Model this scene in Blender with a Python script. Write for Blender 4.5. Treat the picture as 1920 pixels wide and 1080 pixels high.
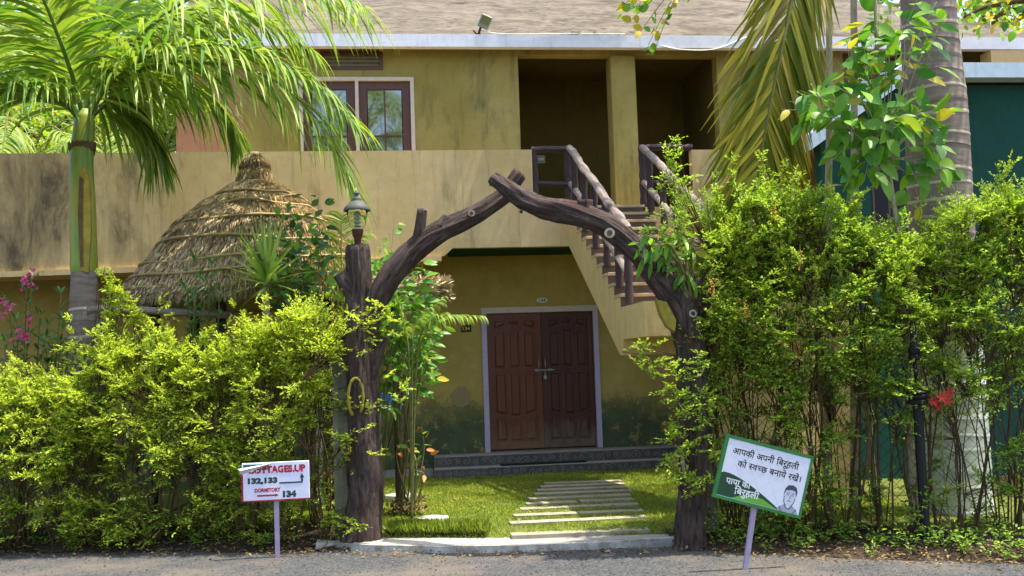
import bpy, bmesh, math, random
import numpy as np
from math import sin, cos, tan, pi, radians, atan, atan2, sqrt
from mathutils import Vector, Matrix, Quaternion

for _o in list(bpy.data.objects): bpy.data.objects.remove(_o)
SC = bpy.context.scene
COL = SC.collection
rng = np.random.default_rng(11)
random.seed(11)

# ---------------------------------------------------------------- camera, sky, sun, exposure
F_PX = 2000.0
YAW, PITCH, ROLL = atan(2000 / 15900), atan(150 / 2000), radians(1.9)
CAM = np.array([0.0, 0.0, 1.6])
fw = np.array([sin(YAW) * cos(PITCH), cos(YAW) * cos(PITCH), sin(PITCH)])
_r = np.array([cos(YAW), -sin(YAW), 0.0]); _u = np.cross(_r, fw)
RT = _r * cos(ROLL) - _u * sin(ROLL); UP = _u * cos(ROLL) + _r * sin(ROLL)
cam = bpy.data.cameras.new('camera'); cam.sensor_width = 36; cam.lens = 36 * F_PX / 1920
cam.clip_end = 2000; cam.clip_start = 0.05
camo = bpy.data.objects.new('camera', cam); COL.objects.link(camo)
camo.matrix_world = Matrix(((RT[0], UP[0], -fw[0], CAM[0]), (RT[1], UP[1], -fw[1], CAM[1]), (RT[2], UP[2], -fw[2], CAM[2]), (0, 0, 0, 1)))
SC.camera = camo

SUN = Vector((0.33, -0.05, 1.0)).normalized()
w = bpy.data.worlds.new('World'); SC.world = w; w.use_nodes = True
nt = w.node_tree
sky = nt.nodes.new('ShaderNodeTexSky'); sky.sky_type = 'NISHITA'; sky.sun_disc = False
sky.sun_elevation = math.asin(SUN.z); sky.sun_rotation = atan2(SUN.x, SUN.y)
sky.air_density = 1.0; sky.dust_density = 2.5; sky.ozone_density = 1.0
nt.links.new(sky.outputs[0], nt.nodes['Background'].inputs[0])
nt.nodes['Background'].inputs[1].default_value = 0.15
sl = bpy.data.lights.new('sun', 'SUN'); sl.energy = 3.2; sl.angle = radians(0.53); sl.color = (1.0, 0.95, 0.84)
so = bpy.data.objects.new('sun', sl); COL.objects.link(so); so.rotation_euler = (-SUN).to_track_quat('-Z', 'Y').to_euler(); so.location = (8, 8, 30)
SC.view_settings.view_transform = 'Standard'; SC.view_settings.look = 'None'
SC.view_settings.exposure = 1.6; SC.view_settings.gamma = 1.0; SC.view_settings.use_curve_mapping = False
SC.render.engine = 'CYCLES'
SC.cycles.max_bounces = 8; SC.cycles.diffuse_bounces = 4; SC.cycles.glossy_bounces = 3; SC.cycles.transmission_bounces = 5; SC.cycles.transparent_max_bounces = 8
SC.cycles.use_denoising = True; SC.cycles.sample_clamp_indirect = 6.0

# ---------------------------------------------------------------- measuring helpers (photo pixel at a known depth -> place)
def ray(x, y): return fw * F_PX + RT * (x - 960) - UP * (y - 540)
def P(x, y, Y):
    d = ray(x, y); return CAM + d * (Y / d[1])
def G(x, y, z=0.0):
    d = ray(x, y); return CAM + d * ((z - CAM[2]) / d[2])

# ---------------------------------------------------------------- object helpers
def tag(o, label=None, cat=None, group=None, kind=None):
    if label: o['label'] = label
    if cat: o['category'] = cat
    if group: o['group'] = group
    if kind: o['kind'] = kind
    return o
def empty(name, loc=(0, 0, 0), label=None, cat=None, group=None):
    o = bpy.data.objects.new(name, None); o.empty_display_size = 0.1
    COL.objects.link(o); o.location = [float(c) for c in loc]
    return tag(o, label, cat, group)
def wmat(o):
    m = o.matrix_basis.copy()
    if o.parent: m = wmat(o.parent) @ o.matrix_parent_inverse @ m
    return m
def link(name, me, parent=None, world=True):
    """link mesh; coordinates are world coordinates when world=True (parent has only a location/rotation)"""
    o = bpy.data.objects.new(name, me); COL.objects.link(o)
    if parent is not None:
        o.parent = parent
        if world: o.matrix_parent_inverse = wmat(parent).inverted()
    return o

class MB:
    def __init__(s): s.v = []; s.f = []; s.uv = []; s.mi = []
    def add(s, vs, fs, uv=None, mi=0):
        b = len(s.v); s.v += [tuple(float(c) for c in p) for p in vs]
        s.uv += [tuple(u) for u in uv] if uv is not None else [(p[0], p[2]) for p in vs]
        s.f += [tuple(i + b for i in f) for f in fs]; s.mi += [mi] * len(fs); return s
    def box(s, a, b, bev=0.0, mi=0):
        x0, y0, z0 = [min(a[i], b[i]) for i in range(3)]; x1, y1, z1 = [max(a[i], b[i]) for i in range(3)]
        if bev <= 0:
            vs = [(x0, y0, z0), (x1, y0, z0), (x1, y1, z0), (x0, y1, z0), (x0, y0, z1), (x1, y0, z1), (x1, y1, z1), (x0, y1, z1)]
            return s.add(vs, [(0, 3, 2, 1), (4, 5, 6, 7), (0, 1, 5, 4), (1, 2, 6, 5), (2, 3, 7, 6), (3, 0, 4, 7)], mi=mi)
        e = min(bev, (x1 - x0) * .45, (y1 - y0) * .45, (z1 - z0) * .45)
        vs = []; 
        for X, sx in ((x0, 1), (x1, -1)):
            for Y, sy in ((y0, 1), (y1, -1)):
                for Z, sz in ((z0, 1), (z1, -1)):
                    vs += [(X, Y + sy * e, Z + sz * e), (X + sx * e, Y, Z + sz * e), (X + sx * e, Y + sy * e, Z)]
        bm = bmesh.new()
        for p in vs: bm.verts.new(p)
        r = bmesh.ops.convex_hull(bm, input=bm.verts); bm.verts.index_update(); bmesh.ops.recalc_face_normals(bm, faces=bm.faces)
        s.add([v.co for v in bm.verts], [tuple(v.index for v in f.verts) for f in bm.faces], mi=mi); bm.free(); return s
    def quad(s, a, b, c, d, mi=0): return s.add([a, b, c, d], [(0, 1, 2, 3)], [(0, 0), (1, 0), (1, 1), (0, 1)], mi)
    def prism(s, poly, off, mi=0):
        """poly: list of 3d points (planar), off: offset vector"""
        n = len(poly); A = [np.array(p, float) for p in poly]; B = [p + np.array(off, float) for p in A]
        return s.add(A + B, [tuple(range(n))[::-1], tuple(range(n, 2 * n))] + [(i, (i + 1) % n, n + (i + 1) % n, n + i) for i in range(n)], mi=mi)
    def tube(s, pts, rad, seg=8, cap=True, disp=None, mi=0, vscale=1.0):
        pts = np.array(pts, float); n = len(pts)
        rad = np.broadcast_to(np.array(rad, float), (n,)) if np.ndim(rad) == 0 else np.array(rad, float)
        T = np.gradient(pts, axis=0); T /= np.linalg.norm(T, axis=1)[:, None] + 1e-9
        ref = np.array([0, 0, 1.0]) if abs(T[0][2]) < .9 else np.array([1.0, 0, 0])
        N = np.cross(T[0], ref); N /= np.linalg.norm(N)
        vs = []; uv = []; L = 0.0
        for i in range(n):
            if i: L += np.linalg.norm(pts[i] - pts[i - 1])
            N = N - T[i] * (N @ T[i]); N /= np.linalg.norm(N) + 1e-9; B = np.cross(T[i], N)
            for k in range(seg + 1):
                a = 2 * pi * (k % seg) / seg
                r = rad[i] * (1 + (disp(a, L) if disp else 0))
                vs.append(pts[i] + (N * cos(a) + B * sin(a)) * r); uv.append((k / seg, L * vscale))
        fs = [(i * (seg + 1) + k, i * (seg + 1) + k + 1, (i + 1) * (seg + 1) + k + 1, (i + 1) * (seg + 1) + k) for i in range(n - 1) for k in range(seg)]
        if cap:
            fs.append(tuple(range(seg))[::-1]); fs.append(tuple((n - 1) * (seg + 1) + k for k in range(seg)))
        return s.add(vs, fs, uv, mi)
    def lathe(s, prof, c=(0, 0, 0), seg=24, cap=True, mi=0):
        vs = []; uv = []
        for r, z in prof:
            for k in range(seg + 1):
                a = 2 * pi * (k % seg) / seg; vs.append((c[0] + r * cos(a), c[1] + r * sin(a), c[2] + z)); uv.append((k / seg, z))
        n = len(prof)
        fs = [(i * (seg + 1) + k, i * (seg + 1) + k + 1, (i + 1) * (seg + 1) + k + 1, (i + 1) * (seg + 1) + k) for i in range(n - 1) for k in range(seg)]
        if cap:
            fs.append(tuple(range(seg))[::-1]); fs.append(tuple((n - 1) * (seg + 1) + k for k in range(seg)))
        return s.add(vs, fs, uv, mi)
    def mesh(s, name, mats, smooth=False):
        me = bpy.data.meshes.new(name); me.from_pydata(s.v, [], s.f)
        if not isinstance(mats, (list, tuple)): mats = [mats]
        for m in mats: me.materials.append(m)
        ul = me.uv_layers.new(name='UVMap'); li = np.empty(len(me.loops), np.int32); me.loops.foreach_get('vertex_index', li)
        ul.data.foreach_set('uv', np.array(s.uv, np.float32)[li].ravel())
        me.polygons.foreach_set('material_index', np.array(s.mi, np.int32))
        if smooth is not False:
            me.polygons.foreach_set('use_smooth', np.ones(len(me.polygons), bool))
            if smooth is not True: me.set_sharp_from_angle(angle=radians(smooth))
        me.update(); return me
    def build(s, name, mats, parent=None, smooth=False, kind=None):
        o = link(name, s.mesh(name, mats, smooth), parent)
        if kind: o['kind'] = kind
        return o

def catmull(pts, n):
    p = np.array(pts, float); p = np.vstack([2 * p[0] - p[1], p, 2 * p[-1] - p[-2]]); out = []
    m = len(p) - 3
    for t in np.linspace(0, m - 1e-6, n):
        i = int(t); u = t - i; a, b, c, d = p[i:i + 4]
        out.append(.5 * ((2 * b) + (c - a) * u + (2 * a - 5 * b + 4 * c - d) * u * u + (3 * b - a - 3 * c + d) * u ** 3))
    return np.array(out)
def nrm(a): return a / (np.linalg.norm(a, axis=-1, keepdims=True) + 1e-9)

# ---------------------------------------------------------------- node material helper
class M:
    def __init__(s, name):
        s.m = bpy.data.materials.new(name); s.m.use_nodes = True; s.n = s.m.node_tree.nodes; s.l = s.m.node_tree.links
        s.b = s.n['Principled BSDF']; s.out = s.n['Material Output']
    def node(s, t, **kw):
        n = s.n.new('ShaderNode' + t)
        for k, v in kw.items(): setattr(n, k, v)
        return n
    def set(s, n, i, v):
        if hasattr(v, 'links') or isinstance(v, bpy.types.NodeSocket): s.l.new(v, n.inputs[i])
        else: n.inputs[i].default_value = v
    def coord(s, out='Object', scale=(1, 1, 1), loc=(0, 0, 0)):
        t = s.node('TexCoord'); mp = s.node('Mapping'); s.l.new(t.outputs[out], mp.inputs[0]); mp.inputs['Scale'].default_value = scale; mp.inputs['Location'].default_value = loc; return mp.outputs[0]
    def pos(s, scale=(1, 1, 1), loc=(0, 0, 0)):
        g = s.node('NewGeometry'); mp = s.node('Mapping'); s.l.new(g.outputs['Position'], mp.inputs[0]); mp.inputs['Scale'].default_value = scale; mp.inputs['Location'].default_value = loc; return mp.outputs[0]
    def noise(s, v, scale=5, detail=6, rough=.6, dist=0.0):
        n = s.node('TexNoise'); s.l.new(v, n.inputs['Vector']); n.inputs['Scale'].default_value = scale; n.inputs['Detail'].default_value = detail; n.inputs['Roughness'].default_value = rough; n.inputs['Distortion'].default_value = dist; return n.outputs['Fac']
    def ramp(s, f, stops, interp='LINEAR'):
        r = s.node('ValToRGB'); r.color_ramp.interpolation = interp; e = r.color_ramp.elements
        while len(e) < len(stops): e.new(.5)
        for i, (p, c) in enumerate(stops):
            e[i].position = p; e[i].color = (*c, 1) if not np.isscalar(c) else (c, c, c, 1)
        s.l.new(f, r.inputs[0]); return r.outputs[0]
    def mix(s, f, a, b, mode='MIX'):
        n = s.node('Mix', data_type='RGBA', blend_type=mode); s.set(n, 0, f)
        for i, c in ((6, a), (7, b)):
            s.set(n, i, (*c, 1) if isinstance(c, tuple) and len(c) == 3 else c)
        return n.outputs[2]
    def math(s, op, a, b=0.0, c=0.0):
        n = s.node('Math', operation=op); s.set(n, 0, a); s.set(n, 1, b); s.set(n, 2, c); return n.outputs[0]
    def sep(s, v):
        n = s.node('SeparateXYZ'); s.l.new(v, n.inputs[0]); return n.outputs
    def bump(s, h, strength=.3, dist=.01, normal=None):
        b = s.node('Bump'); s.l.new(h, b.inputs['Height']); b.inputs['Strength'].default_value = strength; b.inputs['Distance'].default_value = dist
        if normal: s.l.new(normal, b.inputs['Normal'])
        return b.outputs[0]
    def done(s, col, rough=.8, spec=.25, normal=None, metal=0.0):
        s.set(s.b, 'Base Color', (*col, 1) if isinstance(col, tuple) else col); s.set(s.b, 'Roughness', rough)
        s.set(s.b, 'Specular IOR Level', spec); s.set(s.b, 'Metallic', metal)
        if normal is not None: s.l.new(normal, s.b.inputs['Normal'])
        return s.m
def C(h):
    h = h.lstrip('#'); v = [int(h[i:i + 2], 16) / 255 for i in (0, 2, 4)]
    return tuple(c / 12.92 if c <= .04045 else ((c + .055) / 1.055) ** 2.4 for c in v)

def mat_flat(name, col, rough=.6, spec=.3, metal=0.0, var=.12, scale=14, bump=.15):
    m = M(name); p = m.coord('Object'); n = m.noise(p, scale, 5)
    c = m.mix(m.ramp(n, [(.3, 0.0), (.7, 1.0)]), tuple(x * (1 - var) for x in col), tuple(min(1, x * (1 + var)) for x in col))
    return m.done(c, rough, spec, m.bump(m.noise(p, scale * 6, 4), bump, .003), metal)

def leafmat(name, dark, light, trans=.42, rough=.5, src='attr', tcol=1.25, spec=.35, extra=None):
    m = M(name)
    if src == 'attr':
        a = m.node('Attribute', attribute_name='rnd'); f = a.outputs['Fac']
    else:
        a = m.node('ObjectInfo'); f = a.outputs['Random']
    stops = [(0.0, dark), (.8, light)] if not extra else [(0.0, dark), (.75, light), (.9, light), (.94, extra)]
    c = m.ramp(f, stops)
    m.done(c, rough, spec)
    t = m.node('BsdfTranslucent'); g = m.mix(1.0, c, (tcol, tcol * 1.04, tcol * .45), 'MULTIPLY'); m.l.new(g, t.inputs[0])
    x = m.node('MixShader'); x.inputs[0].default_value = trans; m.l.new(m.b.outputs[0], x.inputs[1]); m.l.new(t.outputs[0], x.inputs[2]); m.l.new(x.outputs[0], m.out.inputs[0])
    return m.m

# ---------------------------------------------------------------- foliage helpers
LEAF = {
    'rhomb': (np.array([(0, 0, 0), (.45, .5, .10), (1, 0, -.05), (.45, -.5, .10)]), [(0, 2, 1), (0, 3, 2)]),
    'oval': (np.array([(0, 0, 0), (.25, .38, .07), (.6, .46, .09), (1, 0, -.12), (.6, -.46, .09), (.25, -.38, .07), (.5, 0, .0)]),
             [(0, 6, 1), (1, 6, 2), (2, 6, 3), (3, 6, 4), (4, 6, 5), (5, 6, 0)]),
    'lance': (np.array([(0, 0, 0), (.35, .5, .03), (.7, .36, -.02), (1, 0, -.14), (.7, -.36, -.02), (.35, -.5, .03)]), [(0, 5, 1), (1, 5, 4, 2), (2, 4, 3)]),
}
def _broad():
    us = [0, .12, .32, .55, .78, .92, 1.0]; ws = [0.02, .30, .47, .46, .28, .12, .0]; V = []; F = []
    for u, w_ in zip(us, ws):
        dz = -.22 * u * u + .02; V += [(u, w_, dz + .10 * w_), (u, 0, dz), (u, -w_, dz + .10 * w_)]
    for i in range(6): a = 3 * i; F += [(a, a + 1, a + 4, a + 3), (a + 1, a + 2, a + 5, a + 4)]
    return np.array(V), F
LEAF['broad'] = _broad()
def mesh_from(name, V, faces, nper, mat, rnd=None, smooth=False):
    """V (N,k,3) stacked instances of a template with face list faces"""
    N, k = V.shape[:2]; me = bpy.data.meshes.new(name)
    fl = [len(f) for f in faces]; tot = sum(fl)
    base = np.concatenate([np.array(f, np.int32) for f in faces])
    idx = (base[None, :] + (np.arange(N, dtype=np.int32) * k)[:, None]).ravel()
    me.vertices.add(N * k); me.vertices.foreach_set('co', V.astype(np.float32).ravel())
    me.loops.add(N * tot); me.loops.foreach_set('vertex_index', idx)
    me.polygons.add(N * len(fl)); st = np.concatenate([[0], np.cumsum(fl)[:-1]])
    me.polygons.foreach_set('loop_start', (st[None, :] + (np.arange(N) * tot)[:, None]).ravel().astype(np.int32))
    if smooth: me.polygons.foreach_set('use_smooth', np.ones(N * len(fl), bool))
    me.materials.append(mat)
    a = me.attributes.new('rnd', 'FLOAT', 'POINT')
    r = rng.random(N) if rnd is None else rnd
    a.data.foreach_set('value', np.repeat(r, k).astype(np.float32))
    me.update(calc_edges=True); return me
def leaf_cloud(name, parent, mat, pos, axis, nor, L, W, shape='rhomb', rnd=None, kind='stuff'):
    T, faces = LEAF[shape]; axis = nrm(axis); s = nrm(np.cross(nor, axis)); n = np.cross(axis, s)
    L = np.broadcast_to(L, len(pos)); W = np.broadcast_to(W, len(pos))
    V = pos[:, None, :] + T[None, :, 0, None] * (axis * L[:, None])[:, None, :] + T[None, :, 1, None] * (s * W[:, None])[:, None, :] + T[None, :, 2, None] * (n * L[:, None])[:, None, :]
    o = link(name, mesh_from(name, V, faces, None, mat, rnd), parent)
    if kind: o['kind'] = kind
    return o
def leaf_mesh(name, shape, mat, L=1.0, W=.5):
    T, faces = LEAF['broad' if shape == 'oval' else shape]; me = bpy.data.meshes.new(name)
    me.from_pydata([(t[0] * L, t[1] * W, t[2] * L) for t in T], [], faces); me.materials.append(mat); me.polygons.foreach_set('use_smooth', np.ones(len(faces), bool))
    return me
def leaf_objects(parent, meshes, pos, axis, nor, size, name='leaf'):
    axis = nrm(np.array(axis, float)); s = nrm(np.cross(nor, axis)); n = np.cross(axis, s)
    inv = wmat(parent).inverted()
    for i in range(len(pos)):
        o = bpy.data.objects.new(name, meshes[i % len(meshes)]); COL.objects.link(o); o.parent = parent
        k = float(size[i]); a, b, c, p = axis[i], s[i], n[i], pos[i]
        mw = Matrix(((a[0] * k, b[0] * k, c[0] * k, p[0]), (a[1] * k, b[1] * k, c[1] * k, p[1]), (a[2] * k, b[2] * k, c[2] * k, p[2]), (0, 0, 0, 1)))
        o.matrix_basis = inv @ mw
def strip(p0, d0, L, W, seg=7, droop=0.0, side=None, taper=.35, fold=.0):
    """one curved blade: returns verts, faces; droop = metres dropped at the tip"""
    d0 = np.array(d0, float); d0 /= np.linalg.norm(d0)
    side = np.cross(d0, (0, 0, 1.0)) if side is None else np.array(side, float)
    side = side / (np.linalg.norm(side) + 1e-9); vs = []; step = L / seg; p = np.array(p0, float); d = d0.copy()
    for i in range(seg + 1):
        t = i / seg; w = W * (min(1, taper + t * 4 * (1 - taper)) if t < .25 else (1 - ((t - .25) / .75) ** 1.7)) * .5 + W * .02
        up = np.cross(side, d); vs += [p - side * w + up * fold * w, p + side * w + up * fold * w]
        p = p + d * step; d = d + np.array([0, 0, -1.0]) * droop / seg * (0.4 + 1.6 * t); d /= np.linalg.norm(d)
        side = side - d * (side @ d); side /= np.linalg.norm(side) + 1e-9
    return vs, [(2 * i, 2 * i + 1, 2 * i + 3, 2 * i + 2) for i in range(seg)]
def strips_mesh(name, items, mat, rnds=None):
    """items: list of (verts, faces) all with same topology -> one mesh"""
    V = np.array([it[0] for it in items]); return mesh_from(name, V, items[0][1], None, mat, None if rnds is None else np.array(rnds))
def text_mesh(body, size, mat, bold=0.0, cut=None, sx=1.0):
    c = bpy.data.curves.new('lettering', 'FONT'); c.body = body; c.size = size; c.offset = bold; c.resolution_u = 3
    o = bpy.data.objects.new('lettering', c); COL.objects.link(o)
    me = bpy.data.meshes.new_from_object(o.evaluated_get(bpy.context.evaluated_depsgraph_get()))
    bpy.data.objects.remove(o); bpy.data.curves.remove(c)
    V = np.empty(len(me.vertices) * 3, np.float32); me.vertices.foreach_get('co', V); V = V.reshape(-1, 3); 
    if cut is not None:
        bm = bmesh.new(); bm.from_mesh(me); mx = V[:, 0].min() + (V[:, 0].max() - V[:, 0].min()) * cut
        bmesh.ops.bisect_plane(bm, geom=bm.verts[:] + bm.edges[:] + bm.faces[:], plane_co=(mx, 0, 0), plane_no=(1, 0, 0), clear_outer=True); bm.to_mesh(me); bm.free()
        V = np.empty(len(me.vertices) * 3, np.float32); me.vertices.foreach_get('co', V); V = V.reshape(-1, 3)
    me.materials.clear(); me.materials.append(mat); me.name = 'lettering'
    return me, (float(V[:, 0].min()), float(V[:, 0].max()), float(V[:, 1].min()), float(V[:, 1].max()))
# ================================================================ materials of the setting
def plaster(name, c1, c2, stain, smin=.58, big=.7, bump=.25, left_mildew=False, streak=True):
    m = M(name); p = m.pos()
    n1 = m.noise(p, big, 8, .65); n2 = m.noise(p, 9, 6, .6)
    col = m.mix(m.ramp(n1, [(.35, 0.0), (.65, 1.0)]), c1, c2)
    col = m.mix(m.math('MULTIPLY', m.ramp(n2, [(.45, 0.0), (.75, 1.0)]), .35), col, tuple(x * .6 for x in c1))
    ps = m.pos((1.6, 1.6, .55)); n3 = m.noise(ps, 1.7, 10, .72, .4)
    col = m.mix(m.math('MULTIPLY', m.ramp(n3, [(smin, 0.0), (smin + .2, 1.0)]), .8), col, stain)
    n4 = m.noise(m.pos((6, 6, .35)), 1.6, 8, .7, .2); col = m.mix(m.math('MULTIPLY', m.ramp(n4, [(.54, 0.0), (.70, 1.0)]), .38), col, tuple(q_ * .8 for q_ in stain))
    if left_mildew:
        x = m.sep(p); mk = m.math('MULTIPLY', m.ramp(m.math('ADD', m.math('MULTIPLY', m.math('MAXIMUM', x[0], -5.2), -.22), m.math('ADD', m.math('MULTIPLY', n3, 2.2), -1.72)), [(.0, 0.0), (.7, 1.0)]), .8)
        col = m.mix(mk, col, (.035, .034, .03))
    h = m.math('ADD', m.noise(p, 60, 5, .7), m.math('MULTIPLY', m.noise(p, 7, 4), 2.0))
    return m.done(col, .92, .15, m.bump(h, bump, .006))
M_PAR = plaster('ochre_parapet_plaster', C('cab384'), C('b9a06c'), (.12, .10, .05), .58, left_mildew=True)
M_UPP = plaster('upper_wall_plaster', C('a3955a'), C('8a7c40'), (.10, .095, .05), .52)
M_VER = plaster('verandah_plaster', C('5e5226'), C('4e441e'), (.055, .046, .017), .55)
M_PEACH = plaster('peach_plaster', C('d2b888'), C('c4a878'), (.22, .16, .08), .66)
M_STAIR = plaster('cream_stair_plaster', C('d8bf86'), C('ccb074'), (.25, .18, .07), .70)
M_PINK = plaster('pinkish_plaster', C('b08468'), C('a0785c'), (.16, .09, .06), .62)
M_FASC = plaster('white_lime_paint', C('dcdce4'), C('e8e8ee'), (.45, .37, .40), .66, bump=.12)
M_BLUEW = plaster('pale_blue_paint', C('b9cdd6'), C('c6d6dc'), (.30, .36, .38), .68, bump=.12)
M_UNDER = plaster('green_soffit_paint', C('2c4a34'), C('24402c'), (.01, .02, .012), .6)
M_GREENW = plaster('teal_green_wall_paint', C('234c40'), C('1e4238'), (.010, .032, .027), .64)
# ground floor wall: ochre above, flaking green dado below
m = M('ochre_wall_with_flaking_green_dado'); p = m.pos(); x = m.sep(p)
n = m.noise(p, 1.3, 12, .72, .5); nf = m.noise(p, 5.5, 10, .75)
och = m.mix(m.ramp(m.noise(p, .8, 8, .65), [(.35, 0.0), (.65, 1.0)]), C('b8a45c'), C('a08c4a'))
och = m.mix(m.math('MULTIPLY', m.ramp(nf, [(.5, 0.0), (.7, 1.0)]), .5), och, C('c4ac70'))
grn = m.mix(m.ramp(m.noise(p, 2.2, 6), [(.4, 0.0), (.62, 1.0)]), C('465a40'), C('36493a'))
grn = m.mix(m.ramp(nf, [(.54, 0.0), (.60, 1.0)]), grn, C('8f7c46'))
hz = m.math('ADD', m.math('MULTIPLY', x[2], -1.6), m.math('ADD', m.math('ADD', m.math('MULTIPLY', n, 2.2), m.math('MULTIPLY', nf, 1.5)), .02))
dado = m.ramp(hz, [(.0, 0.0), (.22, .62), (.7, .93)])
M_GROUND = m.done(m.mix(dado, och, grn), .88, .2, m.bump(m.math('ADD', m.noise(p, 50, 5, .7), m.math('MULTIPLY', dado, .6)), .3, .006))
m = M('weathered_roof_concrete'); p = m.pos((.7, 1.3, 1.3)); n = m.noise(p, 1.8, 12, .78, .8); p2 = m.pos((1.6, 4, 4)); n2 = m.noise(p2, 4, 8, .7)
c = m.mix(m.ramp(n, [(.32, 0.0), (.62, 1.0)]), C('463f36'), C('7a7062'))
c = m.mix(m.math('MULTIPLY', m.ramp(n2, [(.50, 0.0), (.66, 1.0)]), .75), c, C('3a342e'))
c = m.mix(m.math('MULTIPLY', m.ramp(m.noise(p, 1.1, 9, .7), [(.56, 0.0), (.66, 1.0)]), .7), c, C('2f2b28'))
M_ROOF = m.done(c, .95, .1, m.bump(n2, .5, .02))
def wood(name, c1, c2, worn=None, wz=(.9, .5), rough=.42, spec=.4):
    m = M(name); p = m.pos((9, 9, .8)); n = m.noise(p, 3.0, 8, .7, .3)
    c = m.mix(m.ramp(n, [(.3, 0.0), (.7, 1.0)]), c1, c2); r = rough
    if worn:
        x = m.sep(m.pos()); nn = m.noise(m.pos((5, 5, 1.4)), 2.5, 9, .75)
        k = m.ramp(m.math('ADD', m.math('MULTIPLY', m.math('ADD', m.math('MULTIPLY', x[2], -1.0), wz[0]), 1.5), m.math('MULTIPLY', m.math('SUBTRACT', nn, .5), 2.0)), [(.1, 0.0), (.7, 1.0)])
        c = m.mix(m.math('MULTIPLY', k, .85), c, worn); r = m.math('ADD', m.math('MULTIPLY', k, .4), rough)
    return m.done(c, r, spec, m.bump(n, .25, .004))
M_DOORL = wood('red_brown_door_wood', C('582a1a'), C('723c26'), C('7d664c'), (.88, .5))
M_DOORR = wood('dark_brown_door_wood', C('3e2019'), C('502a20'), C('746252'), (.92, .5))
M_WIND = wood('brown_window_wood', C('4a2a1c'), C('5c3626'))
M_FRAME = mat_flat('lavender_frame_paint', C('b7a9c2'), .6, .3, var=.1)
M_FRAMET = mat_flat('cream_frame_paint', C('c6b8a8'), .6, .3, var=.1)
m = M('window_glass'); m.done((.012, .016, .016), .03, 1.0); m.b.inputs['IOR'].default_value = 2.1; M_GLASS = m.m
m = M('clear_lamp_glass'); m.b.inputs['Transmission Weight'].default_value = 1.0; m.done((.95, .97, .93), .08, .5); m.b.inputs['IOR'].default_value = 1.12; M_CLEAR = m.m
M_STEEL = mat_flat('dull_steel', C('9a9c96'), .4, .5, .8, bump=.1)
M_IRON = mat_flat('black_painted_iron', (.008, .008, .009), .45, .2, bump=.2)
M_RUST = mat_flat('rusty_iron', C('4a2c20'), .8, .2)
M_WHITEP = mat_flat('white_plastic', C('d8d8d0'), .5, .3, bump=.02)
M_GREYP = mat_flat('grey_plastic', C('8e9084'), .5, .3, bump=.02)
m = M('dark_riser_tile'); p = m.pos(); n = m.noise(p, 4, 6); M_TILE = m.done(m.mix(m.ramp(n, [(.35, 0.0), (.65, 1.0)]), C('454546'), C('585654')), .5, .35, m.bump(m.noise(p, 70, 3), .1, .002))
m = M('scroll_print'); M_SCROLL = m.done(m.mix(m.noise(m.pos(), 12, 4), C('7a756c'), C('908a80')), .55, .3)
M_TREAD = plaster('dusty_step_stone', C('928d84'), C('a09a90'), (.14, .13, .12), .6, bump=.1)
m = M('brown_stair_riser_tile'); n = m.noise(m.pos((1, 1, 6)), 6, 6); M_RISER = m.done(m.mix(n, C('4a3e36'), C('6a5a4c')), .55, .3)
M_NOSE = mat_flat('cream_tread_stone', C('b8a080'), .6, .3)
M_MAT = mat_flat('black_rubber', (.01, .01, .011), .7, .2)
def bark(name, c1, c2, c3, us=9, vs=2.2, b=1.0):
    m = M(name); u = m.coord('UV', (us, vs, 1)); n = m.noise(u, 1.6, 10, .75, .9); n2 = m.noise(m.pos(), 3.0, 6, .7)
    c = m.mix(m.ramp(n, [(.34, 0.0), (.62, 1.0)]), c1, c2); c = m.mix(m.math('MULTIPLY', m.ramp(n2, [(.52, 0.0), (.7, 1.0)]), .8), c, c3)
    return m.done(c, .85, .2, m.bump(n, b, .05))
M_BARK = bark('painted_dark_bark', C('1e1715'), C('6a5a52'), C('4f3430'), 14, 3.5)
M_LOG = bark('purple_brown_log_paint', C('332628'), C('54464a'), C('42302e'), 6, 1.5, .5)
M_LOGL = bark('pale_peeled_log', C('6e6058'), C('9a8c80'), C('55443e'), 6, 1.5, .5)
M_CUT = mat_flat('pale_cut_wood', C('8e8474'), .8, .2, var=.25, scale=40)
M_CUTY = mat_flat('yellow_painted_scar', C('84782e'), .8, .2, var=.2, scale=30)

# ================================================================ ground, road, lawn
def sheet(name, pts, z, mat, kind='structure'):
    b = MB(); b.add([(x, y, z) for x, y in pts], [tuple(range(len(pts)))]); return tag(b.build(name, mat), kind=kind)
m = M('dry_soil'); p = m.pos(); n = m.noise(p, 2.5, 10, .7)
M_SOIL = m.done(m.mix(m.ramp(n, [(.35, 0.0), (.65, 1.0)]), C('2e261f'), C('4a3e31')), .95, .1, m.bump(m.noise(p, 30, 8, .75), .8, .03))
m = M('gravelly_asphalt'); p = m.pos(); n = m.noise(p, .9, 8, .7); v = m.node('TexVoronoi'); v.inputs['Scale'].default_value = 75; m.l.new(p, v.inputs['Vector'])
g = m.sep(v.outputs['Color']); c = m.mix(m.ramp(g[0], [(.1, 0.0), (.95, 1.0)]), C('303133'), C('5e5e5c'))
c = m.mix(m.math('MULTIPLY', m.ramp(n, [(.44, 0.0), (.64, 1.0)]), .8), c, C('6e6458'))
c = m.mix(m.math('MULTIPLY', m.ramp(m.noise(p, 260, 4, .8), [(.5, 0.0), (.7, 1.0)]), .6), c, C('1a1b1d'))
M_ROAD = m.done(c, .9, .25, m.bump(m.math('SUBTRACT', 1.0, v.outputs['Distance']), .8, .012))
m = M('lawn_soil'); p = m.pos(); M_LAWNS = m.done(m.mix(m.noise(p, 3, 8), C('4c5a24'), C('6a6a34')), .95, .1, m.bump(m.noise(p, 40, 6), .6, .02))
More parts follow.
